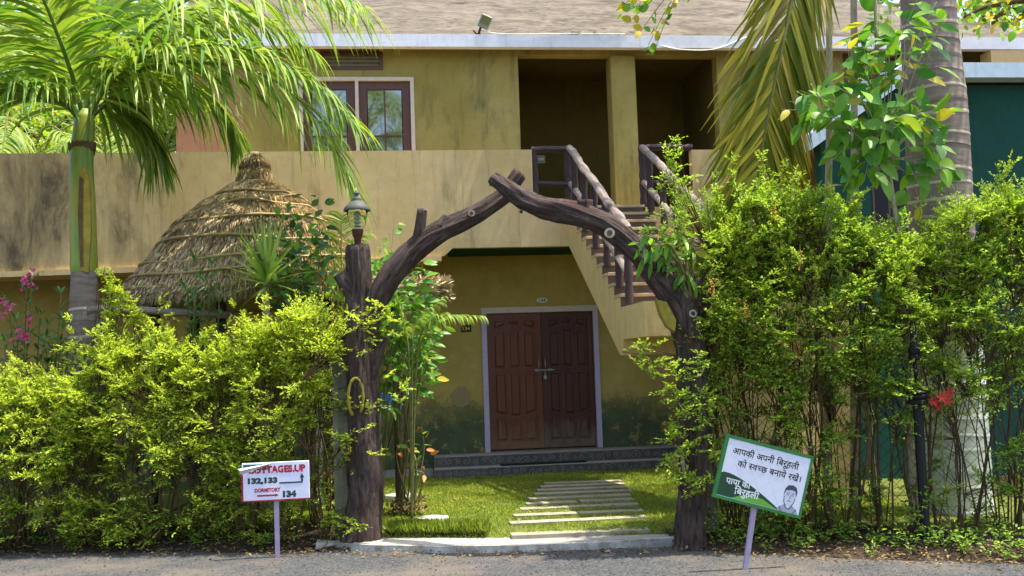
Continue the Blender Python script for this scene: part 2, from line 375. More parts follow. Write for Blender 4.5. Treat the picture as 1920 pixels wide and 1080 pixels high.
m = M('cement_slab'); p = m.pos(); n = m.noise(m.pos((.6, 1, 1)), 1.6, 10, .7, .4)
M_SLAB = m.done(m.mix(m.ramp(n, [(.35, 0.0), (.65, 1.0)]), C('8a857c'), C('aaa498')), .92, .15, m.bump(m.noise(p, 40, 8, .7), .3, .008))
m = M('whitewashed_edge'); p = m.pos(); n = m.noise(p, 3.5, 10, .75); M_WHITEW = m.done(m.mix(m.ramp(n, [(.42, 0.0), (.60, 1.0)]), C('857f74'), C('bdb9b0')), .92, .1, m.bump(m.noise(p, 30, 8, .7), .35, .01))
sheet('ground', [(-300, -300), (300, -300), (300, 300), (-300, 300)], -.04, M_SOIL)
RE = [(-14, 13.2), (-5.5, 11.55), (-3.67, 11.0), (-2.0, 10.5), (-.5, 10.02), (1.0, 9.46), (2.5, 9.2), (3.3, 8.6), (4.7, 7.75), (8, 5.7), (14, 2.0)]
sheet('road', RE + [(10, -7), (-14, 2)], 0.0, M_ROAD)
# raised verge under the hedges and the lawn: gently uneven sheets
def grid_sheet(name, xs, ys, zf, mat, inside=None):
    b = MB(); nx, ny = len(xs), len(ys)
    V = [(x, y, zf(x, y)) for y in ys for x in xs]
    fs = [(j * nx + i, j * nx + i + 1, (j + 1) * nx + i + 1, (j + 1) * nx + i) for j in range(ny - 1) for i in range(nx - 1)
          if inside is None or inside((xs[i] + xs[i + 1]) / 2, (ys[j] + ys[j + 1]) / 2)]
    b.add(V, fs); return tag(b.build(name, mat, smooth=True), kind='structure')
REx = [q[0] for q in RE]; REy = [q[1] for q in RE]
def edge(x): return float(np.interp(x, REx, REy))
def wob(x, y): return .012 * sin(x * 5.1 + y * 3.3) + .010 * sin(x * 11.7 - y * 8.1) + .006 * sin(y * 23 + x * 17)
def verge_z(x, y):
    d = y - (edge(x) - .22); return -.02 + min(.10, max(0, d) * .20) + wob(x, y) * min(1, max(0, d * 4))
grid_sheet('verge', np.arange(-9, 9.01, .09), np.arange(4.5, 13.5, .09), verge_z, M_SOIL,
           lambda x, y: edge(x) - .22 - .12 * abs(sin(x * 3.1) + .5 * sin(x * 7.3)) < y and not (-.45 < x < 2.5) and not (-1.2 < x < 6 and y > edge(x) + 1.9))
LAWN_Z = .10
def lawn_front(x): return edge(x) + .31 + .03 * sin(x * 2.3)
def lawn_y0(x): k = min(1, max(0, (-.35 - x) / .3), 1) if x < 1 else min(1, max(0, (x - 2.6) / .3)); return lawn_front(x) * (1 - k) + (edge(x) + 1.0) * k
_xs = np.arange(-4.5, 6.51, .08); _ts = np.array([0, .004, .012, .03] + list(np.linspace(.05, 1, 48))); _b = MB(); _nx = len(_xs); _V = []
for t_ in _ts:
    for x_ in _xs: y0_ = lawn_y0(x_) + .018 * sin(x_ * 17) + .012 * sin(x_ * 41); y_ = y0_ + (16.2 - y0_) * t_; _V.append((x_, y_, .03 + (LAWN_Z - .03) * min(1, (t_ / .03)) ** .5 + .5 * wob(x_, y_) * min(1, t_ * 20)))
_b.add(_V, [(j * _nx + i, j * _nx + i + 1, (j + 1) * _nx + i + 1, (j + 1) * _nx + i) for j in range(len(_ts) - 1) for i in range(_nx - 1)]); tag(_b.build('lawn', M_LAWNS, smooth=True), kind='structure')
# cement threshold slab with whitewashed road edge
FE = [G(628, 1030), G(720, 1035), G(830, 1037), G(937, 1036), G(1100, 1031), G(1262, 1021)]
def slab(name, inner, outer, z0, z1, mat, parent=None):
    b = MB(); n = len(inner); V = [(q[0], q[1], z1) for q in inner] + [(q[0], q[1], z1) for q in outer] + [(q[0], q[1], z0) for q in outer]
    b.add(V, [(i, n + i, n + i + 1, i + 1) for i in range(n - 1)] + [(n + i, 2 * n + i, 2 * n + i + 1, n + i + 1) for i in range(n - 1)])
    return b
xs = np.linspace(-.62, 2.62, 40); fe = np.interp(xs, [q[0] for q in FE], [q[1] for q in FE]) + .012 * np.sin(xs * 9) + .008 * np.sin(xs * 23)
mid = fe + .05 + .02 * np.sin(xs * 3.1 + 1) + .012 * np.sin(xs * 11); bk = np.array([lawn_front(x) + .06 for x in xs])
b = slab('threshold_slab', list(zip(xs, bk)), list(zip(xs, mid)), 0.0, .062, M_SLAB); th = tag(b.build('threshold_slab', M_SLAB, smooth=30), kind='structure')
b = slab('edge', list(zip(xs, mid)), list(zip(xs, fe)), -.02, .058, M_WHITEW); b.build('whitewashed_edge', M_WHITEW, th, smooth=30)

# stepping strips through the lawn
M_STRIP = plaster('worn_strip_cement', C('a89e88'), C('948a76'), (.16, .14, .10), .56, big=3.0)
path = empty('stepping_path', (2.0, 11.5, LAWN_Z)); path['kind'] = 'structure'
rows = [((957, 1215), 995, 984), ((955, 1212), 979, 967), ((962, 1205), 965, 955), ((975, 1196), 953, 943), ((985, 1187), 943, 934), ((990, 1180), 934, 926), ((1000, 1185), 925, 918), ((1006, 1175), 918, 911), ((1012, 1170), 911, 905), ((1020, 1165), 905, 900)]
for (xa, xb), ya, yb in rows:
    dz_ = -.028 if ya == 995 else 0.0; a, c = G(xa, ya, LAWN_Z + .03), G(xb, yb, LAWN_Z + .03); wd = .15 + .02 * random.random(); k = 9; b = MB()
    for e, (t0, t1) in enumerate(((0, .47 + .06 * random.random()), (.5, 1.0)) if random.random() < .35 else ((0, 1.0),)):
        ts = np.linspace(t0 + .004, t1, k); pts = [a + (c - a) * t for t in ts]
        fr = [(q[0], q[1] - wd / 2 + .008 * random.uniform(-1, 1), LAWN_Z + .026 + dz_) for q in pts]; bk_ = [(q[0], q[1] + wd / 2 + .008 * random.uniform(-1, 1), LAWN_Z + .028 + dz_) for q in pts]
        b.prism(fr + bk_[::-1], (0, 0, -.06))
    b.build('paving_strip', M_STRIP, path)

# ================================================================ the cottage
YW, YP, YF = 15.6, 14.4, 15.3
ZF = 3.80                                   # first floor level
XL, XR = -2.83, 10.75
house = empty('cottage', (2.4, YW, 0), 'two storey ochre cottage with dark wooden double door, balcony and outside stair', 'house')
def part(b, name, mat, parent=house, smooth=False, kind=None): return b.build(name, mat, parent, smooth, kind)
# ground wall with door opening
DX0, DX1, DZ0, DZ1 = 1.50, 3.22, .39, 2.485
b = MB(); b.box((-7.5, YW, -.1), (DX0, YW + .25, 3.3)); b.box((DX1, YW, -.1), (8.5, YW + .25, 3.3)); b.box((DX0, YW, DZ1), (DX1, YW + .25, 3.3)); b.box((DX0, YW, -.1), (DX1, YW + .25, DZ0))
b.box((DX0 - .1, YW + .3, 0), (DX1 + .1, YW + .34, 2.8)); part(b, 'ground_floor_wall', M_GROUND)
b = MB(); b.box((-9, YW + .26, -.1), (-7.5, YW + 5, 3.3)); part(b, 'side_wall', M_UPP)
b = MB(); b.box((9.1, YW + .26, -.1), (9.3, YW + 5, 6.2)); part(b, 'side_wall', M_UPP)
# first floor slab and balcony parapet
b = MB(); b.box((-9, YP + .14, 3.36), (10, YW + 3.2, ZF - .02)); part(b, 'balcony_slab', M_PEACH)
b = MB(); b.box((1.03, YP + .005, 3.26), (8.4, YW - .002, 3.355)); part(b, 'soffit', M_UNDER)
PZ = 4.60
b = MB(); b.prism([(-9, YP, 2.97), (.90, YP, 3.145), (1.02, YP, 3.252), (1.945, YP, 3.252), (1.945, YP, PZ), (-9, YP, PZ)], (0, .13, 0)); b.box((1.945, YP, PZ), (2.15, YP + .13, 3.78)); part(b, 'parapet', M_PAR)
b = MB(); b.box((1.947, YP - .004, 3.25), (2.62, YP + .13, 3.778)); part(b, 'repaired_parapet_patch', M_PEACH)
b = MB(); b.prism([(-9, YP - .05, 2.91), (.86, YP - .05, 3.075), (.86, YP - .05, 3.14), (-9, YP - .05, 2.99)], (0, .6, 0)); part(b, 'balcony_drip_edge', M_PEACH)
b = MB(); b.box((4.42, YP, 3.25), (9.0, YP + .13, PZ - .02)); b.box((3.72, YP, 3.25), (4.42, YP + .13, 3.778)); part(b, 'parapet', M_PAR)
# upper storey walls with openings
def wall_with_holes(b, x0, x1, z0, z1, y0, y1, holes):
    xs = sorted({x0, x1, *[h[0] for h in holes], *[h[1] for h in holes]}); zs = sorted({z0, z1, *[h[2] for h in holes], *[h[3] for h in holes]})
    for i in range(len(xs) - 1):
        run = None
        for j in range(len(zs) - 1):
            cx, cz = (xs[i] + xs[i + 1]) / 2, (zs[j] + zs[j + 1]) / 2
            if any(h[0] < cx < h[1] and h[2] < cz < h[3] for h in holes):
                if run is not None: b.box((xs[i], y0, run), (xs[i + 1], y1, zs[j])); run = None
            elif run is None: run = zs[j]
        if run is not None: b.box((xs[i], y0, run), (xs[i + 1], y1, z1))
WX0, WX1, WZ1 = -1.085, .595, 5.95
b = MB(); wall_with_holes(b, XL + .95, 2.165, ZF, 6.42, YW, YW + .22, [(WX0, WX1, 4.3, WZ1), (-.77, .15, 6.06, 6.345)]); part(b, 'upper_wall', M_UPP)
b = MB(); b.box((XL, YW - .001, ZF), (XL + .95, YW + .22, 6.42)); part(b, 'upper_wall', M_PINK)
b = MB(); b.box((2.165, YW, 6.30), (5.25, YW + .22, 6.42)); part(b, 'lintel_beam', M_UPP)
b = MB(); wall_with_holes(b, 5.25, 9.3, ZF, 6.42, YW, YW + .22, [(7.3, 8.35, 5.2, 6.33)]); part(b, 'upper_wall', M_UPP)
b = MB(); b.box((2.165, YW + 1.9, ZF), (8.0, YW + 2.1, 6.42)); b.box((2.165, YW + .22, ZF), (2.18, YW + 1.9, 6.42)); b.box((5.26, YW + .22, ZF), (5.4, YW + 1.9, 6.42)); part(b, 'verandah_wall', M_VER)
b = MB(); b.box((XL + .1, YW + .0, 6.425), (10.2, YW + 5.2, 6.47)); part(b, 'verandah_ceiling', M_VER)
b = MB(); b.box((XL, YW + .23, ZF), (XL + .2, YW + 5, 6.4)); part(b, 'side_wall', M_PINK)
b = MB(); b.box((3.58, YW - .02, ZF - .05), (3.965, YW + .32, 6.30), .012); part(b, 'pillar', M_UPP)
# roof: front slope, hip, fascia
ez = 6.49; rise = tan(radians(31)); xr = 10.95; xl = XL - .06; dep = 5.0
A = (xl, YF, ez); B_ = (xr, YF, ez); Cc = (xr - dep, YF + dep, ez + dep * rise); D = (xl, YF + dep, ez + dep * rise); E_ = (xr, YF + 2 * dep, ez); Fh = (xl, YF + 2 * dep, ez)
b = MB(); n = 40
for i in range(n):
    for j in range(10):
        pass
def lerp(a, c, t): return tuple(a[k] + (c[k] - a[k]) * t for k in range(3))
b = MB(); V = []; nx, ny = 60, 14
for j in range(ny + 1):
    t = j / ny; a_, c_ = lerp(A, D, t), lerp(B_, Cc, t)
    for i in range(nx + 1):
        q = lerp(a_, c_, i / nx); V.append((q[0], q[1], q[2] + .018 * sin(q[0] * 2.1 + q[1] * 3) * min(1, t * 3)))
b.add(V, [(j * (nx + 1) + i, j * (nx + 1) + i + 1, (j + 1) * (nx + 1) + i + 1, (j + 1) * (nx + 1) + i) for j in range(ny) for i in range(nx)])
b.add([B_, E_, Cc], [(0, 1, 2)]); b.add([D, Cc, E_, Fh], [(0, 1, 2, 3)]); b.add([A, D, Fh], [(0, 1, 2)]); roof = part(b, 'roof', M_ROOF, smooth=30)
b = MB(); b.box((xl, YF - .03, 6.315), (xr, YF + .1, ez + .012)); part(b, 'fascia', M_FASC)
b = MB(); b.box((xl, YF + .1, 6.43), (xr, YW + .2, 6.46)); part(b, 'roof_soffit', M_UPP)
# upper window: cream frame, two brown casements with glazing bars
def window(x0, x1, z0, z1, y):
    fr = MB(); t = .055
    fr.box((x0, y - .02, z1 - t), (x1, y + .12, z1)); fr.box((x0, y - .02, z0), (x0 + t, y + .12, z1 - t)); fr.box((x1 - t, y - .02, z0), (x1, y + .12, z1 - t)); xm = (x0 + x1) / 2
    fr.box((xm - .025, y - .018, z0), (xm + .025, y + .12, z1 - t)); wf = part(fr, 'window', M_FRAMET)
    for a, c in ((x0 + t, xm - .025), (xm + .025, x1 - t)):
        s = MB(); q = .12; g = y + .03
        s.box((a + .003, g, z1 - t - .003), (c - .003, g + .05, z1 - t - q)); s.box((a + .003, g, z0), (a + q, g + .05, z1 - t - q)); s.box((c - q, g, z0), (c - .003, g + .05, z1 - t - q)); part(s, 'casement', M_WIND, wf, 20)
        xm2 = (a + c) / 2; zm = z0 + (z1 - z0) * .47
        for (u0, u1) in ((a + q, xm2), (xm2, c - q)):
            for (w0, w1) in ((z0, zm), (zm, z1 - t - q)):
                pb = MB(); pb.box((u0 + .012, g + .02, w0 + .012), (u1 - .012, g + .026, w1 - .012)); part(pb, 'pane', M_GLASS, wf)
        s = MB(); s.box((xm2 - .012, g + .008, z0), (xm2 + .012, g + .04, z1 - t - q)); s.box((a + q, g + .006, zm - .012), (c - q, g + .042, zm + .012)); part(s, 'glazing_bar', M_WIND, wf)
window(WX0, WX1, 4.3, WZ1, YW)
v_ = MB(); x0, x1, z0, z1 = -.77, .15, 6.06, 6.345; t = .045
v_.box((x0, YW - .015, z1 - t), (x1, YW + .1, z1)); v_.box((x0, YW - .015, z0), (x1, YW + .1, z0 + t)); v_.box((x0, YW - .014, z0 + t), (x0 + t, YW + .1, z1 - t)); v_.box((x1 - t, YW - .014, z0 + t), (x1, YW + .1, z1 - t))
vent = part(v_, 'ventilator', M_WIND)
v_ = MB(); v_.box((x0 + t, YW + .03, z0 + t), (x1 - t, YW + .05, z1 - t)); part(v_, 'panel', mat_flat('grey_vent_board', C('6a6250'), .8, .2, var=.3), vent)
for i in range(3):
    v_ = MB(); zz = z0 + .065 + i * .062; v_.prism([(x0 + t, YW + .005, zz), (x1 - t, YW + .005, zz), (x1 - t, YW + .028, zz + .03), (x0 + t, YW + .028, zz + .03)], (0, .004, -.008)); part(v_, 'louvre', mat_flat('vent_louvre', C('857a64'), .8, .2), vent)
# right hand upper window (mostly behind leaves)
fr = MB(); fr.box((7.3, YW - .01, 6.27), (8.35, YW + .1, 6.33)); fr.box((7.3, YW - .01, 5.2), (7.36, YW + .1, 6.27)); fr.box((8.29, YW - .01, 5.2), (8.35, YW + .1, 6.27)); fr.box((7.36, YW + .01, 5.95), (8.29, YW + .09, 6.0)); fr.box((7.8, YW + .01, 5.2), (7.85, YW + .09, 5.95)); wf = part(fr, 'window', M_WIND)
for a, c, e, f in ((7.37, 8.28, 6.01, 6.26), (7.37, 7.79, 5.21, 5.94), (7.86, 8.28, 5.21, 5.94)):
    pb = MB(); pb.box((a, YW + .05, e), (c, YW + .056, f)); part(pb, 'pane', M_GLASS, wf)

# double door
t = .075
b = MB(); b.box((DX0 - .01, YW - .035, DZ1 - t), (DX1 + .01, YW + .1, DZ1 + .01)); fr = part(b, 'door_frame', M_FRAMET)
for xa, xb in ((DX0 - .01, DX0 + t - .01), (DX1 - t + .01, DX1 + .01)): b = MB(); b.box((xa, YW - .033, DZ0), (xb, YW + .1, DZ1 - t)); part(b, 'jamb', M_FRAME, fr)
def door_leaf(x0, x1, mat):
    z0, z1 = DZ0 + .03, DZ1 - t - .006; y = YW + .035; H = z1 - z0; W = x1 - x0; st = .085
    b = MB(); b.box((x0, y, z0), (x1, y + .035, z1)); leaf = part(b, 'door', mat)
    fr = MB(); fr.box((x0, y - .020, z0), (x0 + st, y - .0005, z1)); fr.box((x1 - st, y - .020, z0), (x1, y - .0005, z1))
    cols = np.linspace(x0 + st, x1 - st, 4); gap = .022
    xm = (x0 + x1) / 2; hw = (x1 - x0) / 2 - st
    up = lambda x: .075 * (1 - ((x - xm) / hw) ** 2); dn = lambda x: -.075 * (1 - ((x - xm) / hw) ** 2)
    zero = lambda x: 0.0
    rails = [(z0, .10, zero), (z0 + H * .245, .055, dn), (z0 + H * .565, .05, zero), (z0 + H * .845, .05, up), (z1 - .075, .075, zero)]   # bottom z, height, curve
    for zb, hh, f in rails:
        xs = np.linspace(x0 + st, x1 - st, 15); lo = [(x, y - .018, zb + f(x)) for x in xs]; hi = [(x, y - .018, zb + hh + f(x)) for x in xs]
        for i in range(14): fr.prism([lo[i], lo[i + 1], hi[i + 1], hi[i]], (0, .0175, 0))
    part(fr, 'rail', mat, leaf)
    for r in range(4):
        zb, hb, fb = rails[r]; zt, _, ft = rails[r + 1]
        for c in range(3):
            a, e = cols[c] + gap * (1.0 if c else .5), cols[c + 1] - gap * (1.0 if c < 2 else .5)
            def poly(ins):
                xs = np.linspace(a + ins, e - ins, 6)
                return [(x, zb + hb + fb(x) + .012 + ins) for x in xs] + [(x, zt + ft(x) - .012 - ins) for x in xs[::-1]]
            o_, i_, k_ = poly(0), poly(.022), poly(.034); n = 12; pb = MB()
            V = [(x, y - .001, z) for x, z in o_] + [(x, y - .004, z) for x, z in i_] + [(x, y - .024, z) for x, z in k_]
            pb.add(V, [(i, (i + 1) % n, n + (i + 1) % n, n + i) for i in range(n)] + [(n + i, n + (i + 1) % n, 2 * n + (i + 1) % n, 2 * n + i) for i in range(n)] + [tuple(range(2 * n, 3 * n))])
            part(pb, 'panel', mat, leaf)
    return leaf
xm = (DX0 + DX1) / 2
L1 = door_leaf(DX0 + t - .008, xm + .01, M_DOORL); L2 = door_leaf(xm + .016, DX1 - t + .008, M_DOORR)
y = YW + .015
b = MB(); zz = P(1020, 694, YW)[2]; q = P(1002, 694, YW)[0]; q2 = P(1040, 694, YW)[0]
b.tube([(q, y - .02, zz), (q2, y - .02, zz)], .010, 8); b.box((q + .02, y - .01, zz - .02), (q + .07, y + .01, zz + .02)); b.box((q2 - .09, y - .01, zz - .02), (q2 - .04, y + .01, zz + .02)); part(b, 'latch_bolt', M_STEEL, L1, 40)
b = MB(); b.tube([(xm + .05, y - .03, zz - .01), (xm + .05, y - .035, zz - .07)], .008, 8); b.box((xm + .025, y - .045, zz - .14), (xm + .075, y - .02, zz - .07), .008); part(b, 'padlock', M_STEEL, L2, 40)
for xx, lf in ((xm - .04, L1), (xm + .055, L2)):
    b = MB(); b.tube(catmull([(xx, y - .005, zz + .03), (xx, y - .035, zz + .05), (xx, y - .035, zz + .14), (xx, y - .005, zz + .16)], 10), .008, 8); part(b, 'pull_handle', M_STEEL, lf, 60)
b = MB(); b.box((DX0 + t, YW - .03, DZ0 - .008), (DX1 - t, YW + .08, DZ0 + .012)); part(b, 'threshold', M_DOORR)

# entrance steps with scroll-printed riser tiles
SX0, SX1 = P(815, 851, YW - .3)[0], 4.6
b = MB(); b.box((SX0, 15.22, .0), (SX1, YW - .001, .385), .006); b.box((SX0 - .02, 14.96, .0), (SX1 - .002, 15.219, .235), .006); b.box((SX0 - 1.5, 15.3, 0), (SX0 - .022, YW - .001, .20)); step = part(b, 'entrance_step', M_TREAD)
def risers(y, z0, z1, x0, x1):
    w_ = .30; x = x0
    while x < x1 - .05:
        e = min(x + w_, x1); tb = MB(); tb.box((x + .002, y - .010, z0), (e - .002, y - .0005, z1)); part(tb, 'tile', M_TILE, step); x = e
    items = []; sc = MB(); h = z1 - z0
    x = x0 + .06; k = 0
    while x < x1 - .06:
        r0 = h * random.uniform(.26, .4); cz = z0 + h * (.5 + random.uniform(-.1, .1)); d = random.choice((-1, 1)); a0 = random.uniform(0, 6.28); pts = []
        for i in range(22):
            tt = i / 21; rr = r0 * (1 - tt * .85) if i > 3 else r0 * (1.0 + (3 - i) * .25); a = a0 + d * tt * 9; pts.append((x + rr * cos(a), min(z1 - .004, max(z0 + .004, cz + rr * sin(a)))))
        for i in range(21):
            (xa, za), (xb, zb) = pts[i], pts[i + 1]; dx, dz = xb - xa, zb - za; ll = sqrt(dx * dx + dz * dz) + 1e-6; wv = .0042
            nx_, nz_ = -dz / ll * wv, dx / ll * wv; sc.add([(xa - nx_, y - .0115, za - nz_), (xb - nx_, y - .0115, zb - nz_), (xb + nx_, y - .0115, zb + nz_), (xa + nx_, y - .0115, za + nz_)], [(0, 1, 2, 3)])
        x += random.uniform(.085, .14)
    part(sc, 'scroll_pattern', M_SCROLL, step, kind='stuff')
risers(15.22, .236, .372, SX0, SX1); risers(14.96, .10, .222, SX0 - .02, SX1 - .002)
b = MB(); c0 = P(938, 866, 15.1); b.box((c0[0], 15.0, .2365), (c0[0] + 1.22, 15.18, .25), .004); tag(part(b, 'door_mat', M_MAT, None), 'thin black rubber mat lying on the entrance step before the double door', 'door mat')

# outside stair (upper flight straight down towards the lane, landing, lower flight back under)
SXL, SXR = 2.62, 3.70; NR = 11; RISE = (3.80 - 2.22) / NR; RUN = .30
prof = [(YP - .0, 3.80)]
for i in range(NR):
    yy = YP - i * RUN; prof += [(yy, 3.80 - (i + 1) * RISE)] if 0 else []
st = MB(); top = []
for i in range(NR):
    top += [(YP - i * RUN, 3.80 - i * RISE), (YP - i * RUN, 3.80 - (i + 1) * RISE)]
yb = YP - NR * RUN + RUN; zb = 2.22
side = [(YP + .0, 3.25)] + top + [(yb - 1.05, zb), (yb - 1.05, 1.87), (yb - .06, 1.87), (yb - .06, 1.70), (yb + .10, 1.70)]
st.prism([(SXL, a, c) for a, c in side], (.12, 0, 0)); st.prism([(SXR - .12, a, c) for a, c in [(YP, 3.25)] + top + [(yb + .001, zb), (yb + .001, 1.75)]], (.12, 0, 0))
slope = [(YP, 3.50)] + [(yb + .2, 1.95), (yb + .35, 1.95), (YP, 3.36)]
st.prism([(SXL + .12, a, c) for a, c in [(YP, 3.52), (yb, 1.99), (yb, 1.90), (YP, 3.40)]], (SXR - SXL - .24, 0, 0))
st.box((SXL + .12, yb - 1.05, 1.87), (4.86, yb, zb - .001)); st.box((SXL + .12, yb - .06, 1.70), (4.86, yb + .1, 1.868))
stair = part(st, 'staircase', M_STAIR)
for i in range(NR):
    z1 = 3.80 - i * RISE; y0 = YP - i * RUN
    q = MB(); q.box((SXL + .005, y0 - .012, z1 - RISE + .002), (SXR - .005, y0 - .002, z1 - .03)); part(q, 'riser', M_RISER, stair)
    q = MB(); q.box((SXL - .006, y0 - .03, z1 - .03), (SXR + .006, y0 + RUN - .013, z1 + .006), .004); part(q, 'tread', M_NOSE, stair)
q = MB()
for i in range(12):
    q.box((4.05, yb + .102 + i * .28, 0), (4.86, yb + .102 + (i + 1) * .28 - .001, 2.05 - i * .165))
part(q, 'lower_flight', M_STAIR, stair)
b = MB(); b.box((2.7, yb - .92, 0), (2.92, yb - .7, 1.87)) if 0 else None; b.box((4.5, yb - 1.0, 0), (4.75, yb - .75, 1.869)); part(b, 'landing_pillar', M_STAIR, stair)
# log railings
def knotty(b, pts, r, n=14, seg=9):
    q = catmull(pts, n); rr = [r * (1 + .12 * sin(i * 2.3) + .1 * random.uniform(-1, 1)) for i in range(n)]; b.tube(q, rr, seg)
def rail(name_parent, pts, r, mat=M_LOG, nm='rail', n=16):
    b = MB(); knotty(b, pts, r, n); return part(b, nm, mat, name_parent, 60)
xr_ = SXL + .06
b = MB(); knotty(b, [(2.19, YP + .06, 3.80), (2.19, YP + .06, 4.2), (2.185, YP + .06, 4.60)], .05, 12); RA = part(b, 'railing', M_LOG, house, 60)
rail(RA, [(2.15, YP + .06, 4.60), (2.4, YP + .055, 4.61), (xr_ + .04, YP + .03, 4.605)], .047)
rail(RA, [(2.19, YP + .06, 4.13), (2.4, YP + .06, 4.12), (xr_, YP + .03, 4.11)], .042)
rail(RA, [(xr_ - .03, YP + .05, 3.80), (xr_ - .03, YP + .05, 4.2), (xr_ - .03, YP + .05, 4.6)], .048, nm='post')
dn = NR * RISE / (NR * RUN)
def sp(t, h): return (xr_, YP - t, 3.80 - t * dn + h)
rail(RA, [sp(-.02, .81), sp(.35, .83), sp(.9, .80), sp(1.6, .82), sp(2.3, .79), sp(3.0, .81), sp(3.25, .79)], .052, M_LOGL, n=26)
rail(RA, [sp(.0, .31), sp(.7, .33), sp(1.5, .30), sp(2.3, .32), sp(3.2, .30)], .043, M_LOGL, n=24)
for t_ in (.32, .95, 1.55, 2.15, 2.75, 3.2): rail(RA, [sp(t_, -.02), sp(t_, .4), sp(t_ - .01, .80)], .045, nm='post', n=9)
xq = SXR + .02
def sq(t, h): return (xq, YP - t, 3.80 - t * dn + h)
b = MB(); knotty(b, [(xq, YP + .06, 3.8), (xq, YP + .06, 4.2), (xq, YP + .06, 4.62)], .05, 12); RB = part(b, 'railing', M_LOG, house, 60)
rail(RB, [(xq - .04, YP + .06, 4.62), (xq + .3, YP + .06, 4.63), (4.45, YP + .06, 4.62)], .047); rail(RB, [(xq, YP + .06, 4.12), (4.45, YP + .06, 4.12)], .042)
rail(RB, [sq(-.02, .81), sq(.9, .82), sq(1.8, .80), sq(2.7, .81), sq(3.25, .8)], .052, M_LOGL, n=24); rail(RB, [sq(0, .32), sq(1.5, .30), sq(3.2, .31)], .043, M_LOGL, n=20)
for t_ in (.32, .95, 1.55, 2.15, 2.75, 3.2): rail(RB, [sq(t_, -.02), sq(t_, .4), sq(t_, .80)], .045, nm='post', n=9)
# small fittings of the verandah
yb_ = YW + 1.9
c = P(1003, 128, yb_); b = MB(); b.lathe([(.0, -.06), (.035, -.055), (.055, -.02), (.05, .02), (.025, .045), (.02, .06)], seg=16)
o = b.build('bulb', M_WHITEP, None, True)
for px in ((1003, 128), (1297, 118)):
    c = P(*px, yb_); bb = MB(); bb.lathe([(.001, -.06), (.035, -.055), (.055, -.02), (.05, .02), (.025, .045), (.03, .06)], (c[0], yb_ - .07, c[2]), 16); bb.tube([(c[0], yb_ - .07, c[2] + .05), (c[0], yb_ + .001, c[2] + .05)], .02, 8); part(bb, 'wall_bulb', M_WHITEP, house, True)
bpy.data.objects.remove(o)
a, c = P(1107, 133, yb_), P(1236, 133, yb_); bb = MB(); bb.tube([(a[0], yb_ - .05, a[2]), (c[0], yb_ - .05, a[2])], .016, 10); bb.box((a[0], yb_ - .03, a[2] - .02), (c[0], yb_ - .001, a[2] + .02)); part(bb, 'tube_light', M_GREYP, house, 40)
c = P(1014, 299, yb_); bb = MB(); bb.box((c[0] - .07, yb_ - .03, c[2] - .07), (c[0] + .07, yb_ - .0005, c[2] + .07), .006); sw = part(bb, 'switchboard', M_GREYP)
for i in range(3): bb = MB(); bb.box((c[0] - .045 + i * .032, yb_ - .038, c[2] - .02), (c[0] - .02 + i * .032, yb_ - .031, c[2] + .02)); part(bb, 'switch', M_WHITEP, sw)

# number plates by the door
def letters(parent, body, size, mat, mw, bold=0.0, fit=None, height=None, cut=None, name='lettering'):
    """lettering lying in the local x (right) / z (up) plane of matrix mw, lower-left at the origin, optionally fitted to a width/height"""
    me, (x0, x1, y0, y1) = text_mesh(body, size, mat, bold, cut)
    sx = 1.0 if fit is None else fit / (x1 - x0); sy = sx if height is None else height / (y1 - y0)
    o = bpy.data.objects.new(name, me); COL.objects.link(o); o.parent = parent
    loc = mw @ Matrix(((sx, 0, 0, -x0 * sx), (0, 0, 1, 0), (0, sy, 0, (-y0 * sy if height is not None else 0)), (0, 0, 0, 1)))
    loc = mw @ Matrix(((sx, 0, 0, -x0 * sx), (0, 0, -1, 0), (0, sy, 0, (-y0 * sy if height is not None else 0)), (0, 0, 0, 1)))
    o.matrix_basis = wmat(parent).inverted() @ loc; return o
m = M('black_print'); M_BLK = m.done((.012, .012, .014), .6, .2); m = M('white_enamel'); M_ENAM = m.done(C('d8d6ce'), .35, .5); m = M('yellow_print'); M_YEL = m.done(C('cfc43a'), .5, .3)
c = P(1016, 563, YW); b = MB(); n = 28
b.prism([(c[0] + .085 * cos(2 * pi * i / n), YW - .012, c[2] + .036 * sin(2 * pi * i / n)) for i in range(n)], (0, .011, 0)); pl = tag(b.build('number_plate', M_ENAM), 'small oval white number plate with 134 above the double door', 'number plate')
letters(pl, '·134·', .06, M_BLK, Matrix.Translation((c[0] - .062, YW - .0125, c[2] - .022)), .002, fit=.124, height=.044)
c = P(874, 616, YW); b = MB(); b.box((c[0] - .075, YW - .014, c[2] - .05), (c[0] + .075, YW - .001, c[2] + .05), .003); pl = tag(b.build('number_plate', M_BLK), 'small black rectangular number plate with yellow 134 left of the door frame', 'number plate')
letters(pl, '134', .07, M_YEL, Matrix.Translation((c[0] - .052, YW - .0145, c[2] - .028)), .002, fit=.104, height=.056)
m = M('pale_patch'); n = m.noise(m.pos(), 6, 6); M_PATCH = m.done(m.mix(n, C('8d7a58'), C('9c8a68')), .95, .1)
c = P(864, 744, YW); b = MB(); n = 26
b.prism([(c[0] + (.15 + .02 * sin(i * 1.7)) * cos(2 * pi * i / n), YW - .004, c[2] + (.15 + .015 * sin(i * 2.9)) * sin(2 * pi * i / n)) for i in range(n)], (0, .0038, 0)); part(b, 'filler_patch', M_PATCH)

